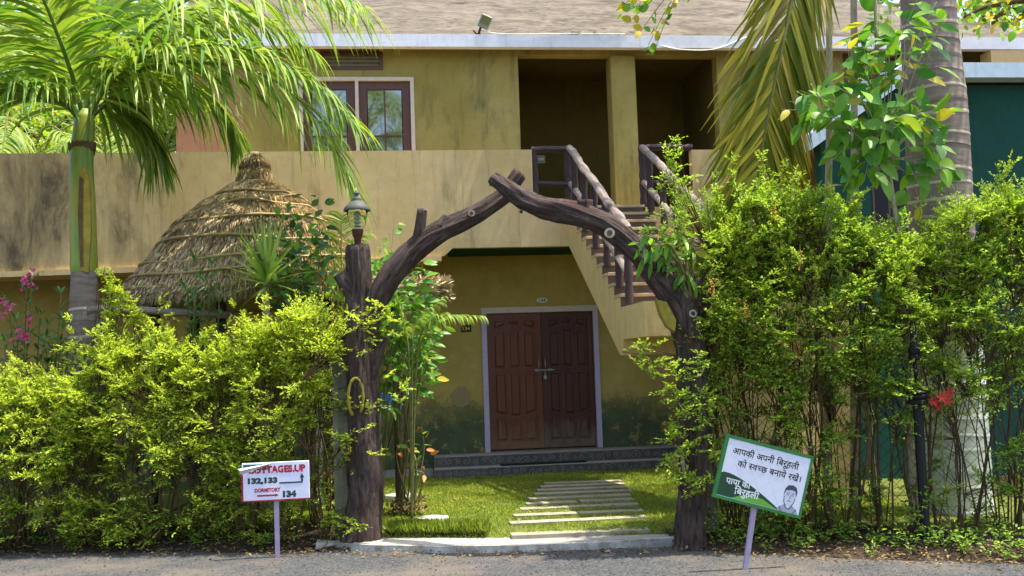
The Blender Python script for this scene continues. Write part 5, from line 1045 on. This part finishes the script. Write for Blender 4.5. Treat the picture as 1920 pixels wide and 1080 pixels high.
# ---------------------------------------------------------------- spiky rosettes
def rosette(px, py, Y, n, L, W, label, stem_to=0.0, elev=(-15, 85), cat='spiky plant'):
    c_ = P(px, py, Y); root = empty('spiky_plant', (c_[0], Y, stem_to), label, cat); b = MB(); b.tube(catmull([(c_[0] + .02, Y, stem_to), (c_[0] - .02, Y, (c_[2] + stem_to) / 2), tuple(c_)], 14), .035, 10); b.build('stem', M_STEMP, root, True)
    for i in range(n):
        e = radians(elev[0] + (elev[1] - elev[0]) * ((i + .5) / n)); a = i * 2.39996 + rng.normal(0, .15); d = np.array([cos(e) * cos(a), cos(e) * sin(a), sin(e)])
        v_, f_ = strip(c_ + (0, 0, (i / n - .5) * .12), d, L * rng.uniform(.85, 1.1), W, 5, .35 * max(0, cos(e)) * rng.uniform(.6, 1.4), side=np.cross(d, (0, 0, 1.0)) + rng.normal(0, .05, 3), taper=.6, fold=.35)
        me = bpy.data.meshes.new('leaf'); me.from_pydata([tuple(x_) for x_ in v_], [], f_); me.materials.append(ML_YUC); link('leaf', me, root)
rosette(500, 528, 10.98, 90, .62, .040, 'pale green spiky rosette plant in front of the thatched hut', .05)
rosette(1625, 665, 9.55, 60, .55, .032, 'spiky rosette plant half hidden inside the tall hedge', .05)
# ---------------------------------------------------------------- oleanders
def oleander(stems, Y, label, flowers=(), leafL=.15, nwh=10, spread=.0):
    base_ = P(stems[0][0], 900, Y); root = empty('oleander', (base_[0], Y, .05), label, 'oleander bush'); sb = MB(); PP, AX, NN = [], [], []
    for px, py, ln, dy in stems:
        top_ = P(px, py, Y + dy); b0 = np.array([base_[0] + rng.normal(0, .06) + (top_[0] - base_[0]) * .35, Y + rng.normal(0, .06), .05]); q = catmull([b0, b0 * .5 + top_ * .5 + rng.normal(0, .04, 3), top_], 20); sb.tube(q, np.linspace(.012, .005, 20), 6)
        for j in range(nwh):
            t = 1 - j / nwh * ln / max(.3, top_[2]); p_ = q[int(max(0, t) * 19)]; 
            for k in range(4 if j else 6):
                a = k * 2 * pi / 3 + j * 1.1 + rng.normal(0, .3); up_ = .9 if j < 2 else .45; PP.append(p_ + rng.normal(0, .006, 3)); AX.append(np.array([cos(a), sin(a), up_ + rng.normal(0, .25)])); NN.append(np.array([-cos(a) * .5, -sin(a) * .5, 1.0]))
    sb.build('stems', M_STEMG, root, True); n = len(PP); LL = leafL * rng.uniform(.7, 1.15, n)
    leaf_cloud('leaves', root, ML_OLE, np.array(PP), np.array(AX), np.array(NN), LL, LL * .19, 'lance')
    for px, py, dy in flowers:
        c_ = P(px, py, Y + dy); nf = 7; pos, ax, no = [], [], []
        for f in range(nf):
            fc = c_ + rng.normal(0, .035, 3); fn = nrm(np.array([rng.normal(0, .5), -.7 + rng.normal(0, .3), .6 + rng.normal(0, .3)])); u_ = nrm(np.cross(fn, (0.3, .1, 1.0))); v__ = np.cross(fn, u_)
            for k in range(5): a = k * 2 * pi / 5; pos.append(fc); ax.append(u_ * cos(a) + v__ * sin(a) + fn * .25); no.append(fn)
        leaf_cloud('flower_cluster', root, ML_PINK, np.array(pos), np.array(ax), np.array(no), .026, .020, 'oval', kind='stuff')
oleander([(15, 560, .9, 0), (50, 545, .9, .1), (60, 522, .8, 0), (30, 600, .7, -.1), (75, 590, .8, .1), (90, 610, .6, -.1), (8, 640, .6, -.2), (45, 650, .5, -.2), (-20, 560, .9, 0), (100, 640, .5, -.1)], 11.9, 'oleander bush with pink flower clusters at the left picture edge', [(10, 565, -.15), (5, 585, -.2), (50, 525, 0), (60, 515, 0), (35, 628, -.2), (42, 622, -.2), (40, 636, -.2), (8, 575, -.2), (53, 533, 0), (55, 600, -.1)])
oleander([(115, 552, .8, 0), (118, 600, .6, -.05), (85, 645, .4, -.1), (128, 650, .4, -.15), (100, 660, .3, -.2)], 11.6, 'small oleander without flowers in front of the ringed palm trunk', leafL=.16)
oleander([(368, 492, .9, 0), (398, 497, .8, .05), (385, 530, .7, -.05), (350, 545, .6, 0), (412, 545, .6, .0), (365, 560, .4, -.1)], 11.1, 'oleander shoots without flowers in front of the thatched hut', leafL=.16)
# ---------------------------------------------------------------- broad leaved shrubs
def leafy(name, label, cat, base, tips, Y, mats, nleaf, size, ratio=.5, shape='oval', twigmat=M_STEMG, r=.014, spread=.10, hang=.2, up=.6, group=None, start=.3):
    """tips: list of (px, py, dY); stems rise from base to the tips with alternate leaves"""
    root = empty(name, base, label, cat, group); sb = MB(); PP, AX, NN, SS = [], [], [], []
    base = np.array(base, float)
    for px, py, dy in tips:
        e = P(px, py, Y + dy); mid = base * .45 + e * .55 + np.array([rng.normal(0, .05), rng.normal(0, .05), .12]); q = catmull([base + rng.normal(0, .03, 3) * (1, 1, 0), mid, e], 26); sb.tube(q, np.linspace(r, r * .25, 26), 6)
        for j in range(nleaf):
            t = start + (1 - start) * (j + rng.random()) / nleaf; i0 = int(min(t * 25, 24)); p_ = q[i0]; tg = nrm(q[min(i0 + 1, 25)] - q[max(0, i0 - 1)]); a = j * 2.4 + rng.normal(0, .5); s_ = nrm(np.cross(tg, rng.normal(0, 1, 3)))
            d = tg * .5 + s_ * .9 + np.array([0, 0, -hang + rng.normal(0, .3)]); PP.append(p_ + s_ * spread * rng.random()); AX.append(d); NN.append(np.array([0, -.85, up]) + rng.normal(0, .5, 3)); SS.append(size * rng.uniform(.65, 1.2))
    sb.build('stems', twigmat, root, True)
    meshes = [leaf_mesh('leaf', shape, mm, 1.0, ratio) for mm in mats]; leaf_objects(root, meshes, np.array(PP), np.array(AX), np.array(NN), SS); return root
b0 = P(590, 900, 11.15); leafy('leafy_shrub', 'dark round leaved shrub between the spiky plant and the thatched hut', 'shrub', (b0[0], 11.15, .05), [(rng.uniform(500, 625), rng.uniform(340, 530), rng.normal(0, .12)) for _ in range(24)], 11.15, [ML_SHRUB, ML_DARKS, ML_SHRUB, ML_DARKS], 12, .11, .62, start=.72, spread=.16, r=.006)
b0 = P(690, 900, 11.2); leafy('leafy_shrub', 'bright green leafy shrub right behind the garden lamp', 'shrub', (b0[0], 11.2, .05), [(rng.uniform(692, 800), rng.uniform(385, 560), rng.normal(0, .12)) for _ in range(24)], 11.2, [ML_SHRUB, ML_BROAD], 12, .14, .5, start=.72, spread=.16, r=.006)
b0 = G(762, 968, LAWN_Z); leafy('leafy_shrub', 'broad leaved shrub arching over the lawn right of the lamp carrying arch trunk', 'shrub', (b0[0] - .38, b0[1] + .35, LAWN_Z), [(rng.uniform(705, 825), rng.uniform(560, 720), rng.normal(0, .12)) for _ in range(24)], float(b0[1]), [ML_BROAD, ML_SHRUB, ML_BROAD], 11, .15, .42, shape='oval', start=.7, r=.005, spread=.16)
leafy('leafy_shrub', 'thin low shrub with red and orange leaves on the white edged bed', 'shrub', (b0[0] + .05, b0[1] - .05, LAWN_Z), [(770, 835, 0), (790, 800, -.05), (752, 820, 0), (775, 880, -.1), (795, 830, 0)], float(b0[1]), [ML_SHRUB, ML_RED, ML_BROAD, ML_RED], 5, .10, .45, start=.55)
b = MB()
cane = empty('cane_clump', (b0[0], b0[1], LAWN_Z), 'clump of thin brown canes growing in the white edged bed', 'canes')
for i in range(6):
    e = P(735 + i * 10 + rng.normal(0, 5), 715 + rng.normal(0, 25), float(b0[1])); s_ = np.array([b0[0] + rng.normal(0, .07), b0[1] + rng.normal(0, .06), LAWN_Z]); b = MB(); b.tube(catmull([s_, (s_ + e) / 2 + rng.normal(0, .03, 3), e], 14), .010, 6); b.build('cane', M_STEMG if i % 2 else M_TWIG, cane, True)
N = 260; pos = np.stack([b0[0] + rng.normal(0, .09, N), b0[1] + rng.normal(0, .08, N), LAWN_Z + .05 + rng.random(N) * .12], 1); leaf_cloud('dry_leaves', cane, ML_LITT, pos, rng.normal(0, 1, (N, 3)), rng.normal(0, 1, (N, 3)), .07, .03, 'oval')
# small feathery palms
def small_palm(label, px, Y, tips, L=.32, n=26, mat=ML_PALM, w=.016, base_y=None, dr=1.2):
    b_ = P(px, 900, Y); root = empty('areca_palm', (b_[0], Y, .06), label, 'small palm')
    for (x_, y_, dY, x2, y2) in tips: frond(root, [(b_[0], Y, .06), P(px + (x_ - px) * .3, (y_ + 760) / 2, Y), P(x_, y_, Y + dY * .6), P(x2, y2, Y + dY)], L, n, mat, M_STEMG, False, w, dr, .012, .25, start=.5)
small_palm('small feathery palm left of the lamp carrying trunk, before the hut', 640, 11.5, [(625, 480, 0, 605, 430), (660, 470, .1, 690, 440), (640, 450, .1, 640, 400), (610, 520, -.1, 590, 470)])
small_palm('small feathery palm with one frond reaching towards the door frame', 770, 10.9, [(810, 600, -.1, 905, 592), (780, 610, .1, 830, 560), (760, 620, 0, 745, 560)], L=.30, n=30, w=.02, dr=2.6)
# broad leaved sapling on the right and its slender companions
b0 = P(1705, 900, 9.0); q = catmull([(b0[0], 9.0, .05), P(1700, 640, 9.0), P(1690, 480, 9.0), P(1668, 330, 9.0), P(1648, 180, 9.0), P(1640, -20, 9.0), P(1632, -160, 9.0)], 60)
tips_ = [(rng.uniform(1545, 1775), rng.uniform(-20, 260), rng.normal(-.1, .15)) for _ in range(26)] + [(1480, 190, 0), (1500, 170, 0), (1530, 200, 0), (1465, 205, 0), (1560, 300, -.1), (1600, 290, -.1), (1690, 300, -.1), (1770, 270, -.15), (1785, 335, -.15), (1760, 350, -.1), (1640, 260, -.2), (1560, 240, 0), (1620, 340, -.1), (1730, 390, -.1), (1580, 360, -.1)]
sap = leafy('sapling', 'slender sapling with large bright oval leaves against the tall palm trunk', 'sapling', tuple(P(1662, 300, 9.0)), tips_, 9.0, [ML_BROAD, ML_SHRUB, ML_BROAD, ML_BROAD], 9, .20, .52, r=.007, twigmat=M_STEMP, start=.42, hang=.45, spread=.14)
b = MB(); b.tube(q, np.linspace(.03, .012, 60), 10, disp=ridge(33, .06, 4)); b.build('trunk', M_STEMP, sap, True)
for px0, px1, Y_, rr, lb in ((1553, 1548, 9.9, .04, 'straight pale slender tree stem left of the tall palm trunk'), (1600, 1598, 10.1, .045, 'pale slender tree stem standing nearest to the tall palm trunk')):
    q = catmull([P(px1, 900, Y_) * (1, 1, 0), P(px1 + 4, 500, Y_), P(px0 + 2, 200, Y_), P(px0, -60, Y_), P(px0 - 8, -300, Y_)], 40); root = empty('slender_tree', tuple(q[0]), lb, 'tree'); b = MB(); b.tube(q, np.linspace(rr, rr * .6, 40), 12, disp=ridge(31, .05, 4)); b.build('trunk', M_STEMP, root, True)
    N = 1000; cc_ = np.array([5.4 if px0 < 1580 else 4.2, 14.1, 8.7]); ci_ = cc_ + rng.normal(0, 1, (16, 3)) * (1.0, .35, .4); pos = ci_[rng.integers(0, 16, N)] + rng.normal(0, .24, (N, 3)); leaf_cloud('crown', root, ML_BG, pos, rng.normal(0, 1, (N, 3)), rng.normal(0, .6, (N, 3)) + (0, 0, .8), .15, .08, 'oval')
    b = MB()
    for k in range(16): e = ci_[k]; b.tube(catmull([q[-2 - k % 2], (q[-1] + e) / 2 + (0, 0, .4), e], 12), np.linspace(rr * .5, .004, 12), 5)
    b.build('branches', M_STEMP, root, True)
# elongated leaves creeping on the right limb of the arch
leafy('creeper', 'creeper with long drooping leaves on the right limb of the arch', 'creeper', tuple(P(1300, 560, YB - .1)), [(1190, 455, -.15), (1205, 440, -.15), (1225, 430, -.2), (1250, 450, -.2), (1215, 490, -.15), (1270, 480, -.15), (1300, 470, -.1), (1290, 520, -.2), (1195, 475, -.2)], YB, [ML_SHRUB, ML_BROAD], 9, .16, .28, start=.55, hang=.9)
# hanging twigs with few leaves at the top
tw_ = empty('hanging_twig', tuple(P(1330, -60, 12.5)), 'thin hanging twigs with a few yellow green leaves over the roof edge', 'twig')
tips_ = [(1155, 20), (1185, 35), (1215, 85), (1225, 100), (1200, 60), (1250, 40), (1165, 10), (1265, 5), (1190, 12)]
sb = MB(); PP = []
for (x_, y_) in tips_:
    q = catmull([P(1330 + rng.normal(0, 20), -90, 12.5), P((x_ + 1300) / 2, -30 + y_ * .4, 12.5), P(x_, y_, 12.4)], 20); sb.tube(q, np.linspace(.008, .003, 20), 5); PP += [q[19], q[17], q[15], q[18], q[13]]
sb.build('stem', M_TWIG, tw_, True); PP = np.array(PP) + rng.normal(0, .03, (len(PP), 3)); AXx = rng.normal(0, 1, PP.shape) + (0, -.2, -.5)
leaf_objects(tw_, [leaf_mesh('leaf', 'oval', mm, 1, .75) for mm in (ML_BROAD, ML_SHRUB, ML_YEL)], PP, AXx, rng.normal(0, .4, PP.shape) + (0, -.7, .4), rng.uniform(.09, .14, len(PP)))
# red flowers in the right hedge
c_ = P(1765, 745, 8.35); rf = empty('red_flower', (c_[0], 8.35, .04), 'red trumpet flowers on a thin stalk beside the black lamp post', 'flower'); b = MB(); b.tube(catmull([(c_[0] + .04, 8.4, .04), (c_[0], 8.38, .7), tuple(c_)], 12), .006, 6); b.build('stalk', M_STEMG, rf, True)
for (x_, y_) in ((1752, 752), (1765, 745), (1780, 736), (1776, 752), (1758, 762)):
    fc = P(x_, y_, 8.32 + rng.normal(0, .02)); fn = nrm(np.array([rng.normal(0, .6), -.9, .2])); u_ = nrm(np.cross(fn, (.2, .1, 1.0))); v__ = np.cross(fn, u_); pos = np.repeat(fc[None], 6, 0); ax = np.array([u_ * cos(k * pi / 3) + v__ * sin(k * pi / 3) + fn * .3 for k in range(6)]); leaf_cloud('flower', rf, ML_REDF, pos, ax, np.repeat(fn[None], 6, 0), .055, .024, 'oval', kind=None)
# orange berries on the right hedge (hanging bunches)
for (x_, y_, lb) in ((1335, 520, 'orange berry bunch hanging by the right limb of the arch'), (1450, 380, 'orange berry bunch below the hanging yellowed frond'), (1500, 470, 'orange berry bunch in the middle of the tall hedge'), (1395, 560, 'orange berry bunch above the tilted sign')):
    c_ = P(x_, y_, 8.75); bb = empty('berry_bunch', tuple(c_), lb, 'berries', 'orange berry bunches in the tall hedge'); b = MB(); b.tube([c_ + (0, 0, .03), c_ - (0, 0, .17)], .002, 4); b.build('stalk', M_TWIG, bb); b = MB()
    for k in range(22): q = c_ + np.array([rng.normal(0, .018), rng.normal(0, .018), -.17 * rng.random()]); b.lathe([(.001, -.008), (.007, -.004), (.008, 0), (.006, .005), (.001, .008)], tuple(q), 6); 
    b.build('berries', mat_flat('orange_berry_skin', C('c08030'), .4, .4), bb, True, 'stuff')

# ---------------------------------------------------------------- trees behind the house and across the lane
def tree(name, label, base, h, crown_r, n, mat, size, seed, trunk_r=.16, crown_z=.62, group=None):
    r = np.random.default_rng(seed); base = np.array(base, float); root = empty(name, tuple(base), label, 'tree', group); b = MB(); top_ = base + (r.normal(0, .3), r.normal(0, .3), h * .8)
    q = catmull([base, base * .5 + top_ * .5 + r.normal(0, .2, 3) * (1, 1, 0), top_], 24); b.tube(q, np.linspace(trunk_r, trunk_r * .3, 24), 12, disp=ridge(seed, .08, 6)); b.build('trunk', M_TWIG, root, True)
    cc = base + (0, 0, h * crown_z); k = 26; cl_ = r.normal(0, 1, (k, 3)); cl_ = nrm(cl_) * (r.random((k, 1)) ** .4) * np.array(crown_r) + cc; b = MB()
    for j in range(k): s_ = q[r.integers(8, 23)]; b.tube(catmull([s_, (s_ + cl_[j]) / 2 + (0, 0, .2), cl_[j]], 8), np.linspace(trunk_r * .35, .01, 8), 6)
    b.build('limbs', M_TWIG, root, True)
    ci = r.integers(0, k, n); sp_ = .30 * np.mean(crown_r); pos = cl_[ci] + r.normal(0, 1, (n, 3)) * sp_ * .75; ax = pos - cl_[ci] + r.normal(0, .5, (n, 3)) * sp_; leaf_cloud('crown', root, mat, pos, ax, r.normal(0, .7, (n, 3)) + (0, 0, .8), size * r.uniform(.7, 1.2, n), size * .5, 'oval' if size > .12 else 'rhomb')
gr = 'trees behind the cottage'
tree('garden_tree', 'sunlit green tree behind the balcony at the upper left edge', (-6.5, 20, 0), 8.5, (3.0, 2.2, 3.2), 9000, ML_BG, .17, 41, group=gr)
tree('garden_tree', 'yellow green tree behind the balcony next to the pinkish wall', (-4.0, 19, 0), 7.5, (1.6, 1.6, 2.6), 6500, ML_BG, .15, 42, group=gr)
tree('garden_tree', 'tall green tree furthest back at the upper left', (-7.5, 27, 0), 15, (4.5, 3, 5.5), 10000, ML_BG, .26, 45, group=gr, crown_z=.55)
tree('garden_tree', 'tall green tree behind the roof at the left of the pinkish wall', (-3.0, 25, 0), 13, (3.0, 2.5, 4.5), 8000, ML_BG, .22, 46, group=gr, crown_z=.55)
tree('garden_tree', 'tall green tree behind the roof corner at the far right', (17, 27, 0), 16, (5, 3, 5.5), 9000, ML_BG, .26, 47, group=gr, crown_z=.55)
tree('garden_tree', 'tree with yellowing leaves over the roof at the upper right corner', (13.5, 19.5, 0), 10.5, (3.0, 2.5, 3.0), 8000, ML_BG, .16, 43, group=gr)
for i, (x_, Y_, lb) in enumerate(((25, 17.2, 'feathery yellow green palm behind the balcony at the left edge'), (110, 17.6, 'feathery yellow green palm behind the balcony, left of the palm crown'), (255, 17.0, 'feathery yellow green palm behind the balcony by the pinkish wall'), (300, 18.2, 'feathery palm furthest back beside the pinkish wall'))):
    b_ = P(x_, 600, Y_); root = empty('areca_palm', (b_[0], Y_, 0), lb, 'palm', 'feathery palms behind the balcony'); 
    for k in range(9):
        a = k * 2 * pi / 9 + i; d = np.array([cos(a), sin(a) * .8, 0]); zt = 4.9 + .5 * rng.random(); s_ = np.array([b_[0], Y_, 0.0]); frond(root, [s_ + d * .1, s_ + d * .25 + (0, 0, zt * .75), s_ + d * .7 + (0, 0, zt + .3), s_ + d * 1.5 + (0, 0, zt + .1 - .3 * rng.random()), s_ + d * 1.9 + (0, 0, zt - .5)], .55, 34, ML_PALM if i % 2 else ML_PALM, M_STEMG, False, .034, 2.0, .025, .25, start=.62)
# over-lane tree tops: branches entering at the top right corner
c_ = P(1915, 20, 14.0); cb = empty('tree_branch', tuple(P(2050, 60, 14.0)), 'dark branch with yellow green leaves crossing the upper right corner', 'branch'); b = MB()
b.tube(catmull([P(2080, 70, 14), P(1960, 5, 14), P(1860, 10, 14), P(1808, 32, 14)], 20), np.linspace(.07, .02, 20), 8); b.tube(catmull([P(2080, 70, 14), P(1940, 22, 14), P(1880, 25, 14), P(1860, 45, 14)], 20), np.linspace(.06, .02, 20), 8); b.build('limb', M_TWIG, cb, True, 'stuff')
PP = np.array([P(rng.uniform(1790, 1960), rng.uniform(-60, 70) * .9, 14 + rng.normal(0, .25)) for _ in range(150)]); leaf_objects(cb, [leaf_mesh('leaf', 'oval', mm, 1, .7) for mm in (ML_BROAD, ML_YEL, ML_SHRUB)], PP, rng.normal(0, 1, PP.shape) + (0, -.2, -.5), rng.normal(0, .5, PP.shape) + (0, -.5, .5), rng.uniform(.10, .17, len(PP)))
tree('lane_tree', 'large shade tree across the lane behind the viewer', (-7.5, -5.5, 0), 10, (3.5, 3.0, 2.6), 7000, ML_BGD, .22, 51, .25, .72)
lpb = np.array([-.6, -2.6, 0.0]); lpm = empty('royal_palm', tuple(lpb), 'palm across the lane mirrored in the upper window', 'palm tree'); palm_trunk(lpm, [lpb, lpb + (0, 0, 3), lpb + (0, 0, 6), lpb + (0.1, 0, 8.6)], [.25, .22, .2, .15], .2)
for k in range(14):
    a = k * 2.4; d = np.array([cos(a), sin(a), 0]); t2 = lpb + (.1, 0, 8.6); ht = 1.6 if k % 2 else .5; frond(lpm, [t2, t2 + d * .9 + (0, 0, ht), t2 + d * 1.9 + (0, 0, ht * .8), t2 + d * 2.6 + (0, 0, -.3), t2 + d * 2.8 + (0, 0, -1.2)], 1.0, 50, ML_PALM, M_PET, False, .05, 2.4, .035)

# ---------------------------------------------------------------- grass, litter, pebbles
def scatter(n, x0, x1, y0, y1, ok):
    x_ = rng.uniform(x0, x1, n); y_ = rng.uniform(y0, y1, n); k = np.array([ok(a, c) for a, c in zip(x_, y_)]); return x_[k], y_[k]
strips_ = [(G(xa, ya, LAWN_Z), G(xb, yb, LAWN_Z)) for (xa, xb), ya, yb in rows]
def on_lawn(x_, y_):
    if y_ < lawn_y0(x_) + .02: return False
    if y_ > 14.95 and SX0 - .05 < x_ < SX1: return False
    for a, c in strips_:
        if a[0] - .01 < x_ < c[0] + .01 and abs(y_ - np.interp(x_, [a[0], c[0]], [a[1], c[1]])) < .062: return False
    return True
x_, y_ = scatter(150000, -1.6, 5.2, 9.4, 15.5, on_lawn); n = len(x_); pn = .5 + .5 * np.sin(x_ * 3.1 + np.sin(y_ * 2.7)) * np.sin(y_ * 4.3 + 1)
pos = np.stack([x_, y_, .03 + (LAWN_Z - .034) * np.minimum(1, (y_ - np.array([lawn_y0(a_) for a_ in x_])) / .16) ** .5], 1); ax = np.stack([rng.normal(0, 1.0, n), rng.normal(0, 1.0, n), np.ones(n)], 1)
o = leaf_cloud('grass', None, ML_GRASS, pos, ax, np.stack([rng.normal(0, 1, n), rng.normal(0, 1, n), np.zeros(n)], 1), .022 + .028 * rng.random(n) * (.6 + pn), .006 + .003 * rng.random(n), 'rhomb', np.clip(.15 + .6 * pn + rng.normal(0, .25, n), 0, 1)); o['label'] = 'short green lawn grass'
n = 2600; x_ = rng.uniform(.05, .95, n); y_ = np.array([lawn_front(a) for a in x_]) + rng.uniform(.02, .25, n); pos = np.stack([x_, y_, np.full(n, LAWN_Z)], 1); leaf_cloud('long_grass', None, ML_GRASS, pos, np.stack([rng.normal(0, .4, n), rng.normal(0, .4, n), np.ones(n)], 1), rng.normal(0, 1, (n, 3)), .08 + .06 * rng.random(n), .008, 'rhomb', np.clip(rng.normal(.3, .2, n), 0, 1))
# low weeds and seedlings along the verge
nw = 190; x_ = np.concatenate([rng.uniform(2.75, 6.3, 120), rng.uniform(-5, -.8, 70)]); y_ = np.array([edge(a) for a in x_]) + rng.uniform(-.05, .55, nw); c_ = np.stack([x_, y_, np.array([verge_z(a, c) for a, c in zip(x_, y_)])], 1); hh = rng.uniform(.03, .20, nw) ** 1.0
rp = np.repeat(np.arange(nw), 26); n = len(rp); ang = rng.uniform(0, 6.28, n); t_ = rng.random(n); pos = c_[rp] + np.stack([np.cos(ang) * .07 * t_, np.sin(ang) * .07 * t_, hh[rp] * t_], 1)
o = leaf_cloud('verge_weeds', None, ML_HEDGE2, pos, np.stack([np.cos(ang), np.sin(ang), rng.normal(.3, .3, n)], 1), rng.normal(0, .35, (n, 3)) + (0, -.2, 1), rng.uniform(.02, .055, n), rng.uniform(.012, .024, n), 'rhomb', np.clip(rng.normal(.3, .22, n), 0, .85)); o['label'] = 'low weeds and seedlings along the road verge'
# dry leaves along the road edge and on the lawn
n = 4200; x_ = rng.uniform(-5.2, 6.5, n); off = rng.normal(.02, .22, n); y_ = np.array([edge(a) for a in x_]) + off; k = ~((x_ > -.5) & (x_ < 2.5) & (y_ > np.array([edge(a) for a in x_]) - .12)); x_, y_, = x_[k], y_[k]; n = len(x_)
z_ = np.array([max(.006, verge_z(a, c)) + .008 for a, c in zip(x_, y_)]); pos = np.stack([x_, y_, z_ + rng.random(n) * .015], 1)
leaf_cloud('leaf_litter', None, ML_LITT, pos, np.stack([rng.normal(0, 1, n), rng.normal(0, 1, n), rng.normal(0, .25, n)], 1), rng.normal(0, .35, (n, 3)) + (0, 0, 1), .018 + .045 * rng.random(n) ** 2, .012 + .014 * rng.random(n), 'oval')
n = 60; x_ = rng.uniform(-.3, 4.2, n); y_ = rng.uniform(10, 15.3, n); z_ = np.where((y_ > 14.95), .26, LAWN_Z + .045); pos = np.stack([x_, y_, z_], 1); leaf_cloud('fallen_leaves', None, ML_LITT, pos, np.stack([rng.normal(0, 1, n), rng.normal(0, 1, n), rng.normal(0, .2, n)], 1), rng.normal(0, .3, (n, 3)) + (0, 0, 1), .07, .035, 'oval', rng.uniform(.5, 1, n))
n = 3500; x_ = rng.uniform(-5, 6, n); y_ = np.array([edge(a) for a in x_]) - rng.random(n) * 1.4; pos = np.stack([x_, y_, np.full(n, .002)], 1); m = M('road_grit'); a = m.node('Attribute', attribute_name='rnd'); M_GRIT = m.done(m.ramp(a.outputs['Fac'], [(0, C('2c2c2e')), (1, C('5c5a56'))]), .9, .2)
s_ = .004 + .009 * rng.random(n) ** 3; T = np.array([(1, 0, 0), (0, 1, 0), (-1, 0, 0), (0, -1, 0), (0, 0, 1.0)]); V = pos[:, None] + T[None] * s_[:, None, None] * np.array([1, 1, .8]); o = link('road_grit', mesh_from('road_grit', V, [(0, 1, 4), (1, 2, 4), (2, 3, 4), (3, 0, 4)], None, M_GRIT)); o['kind'] = 'stuff'
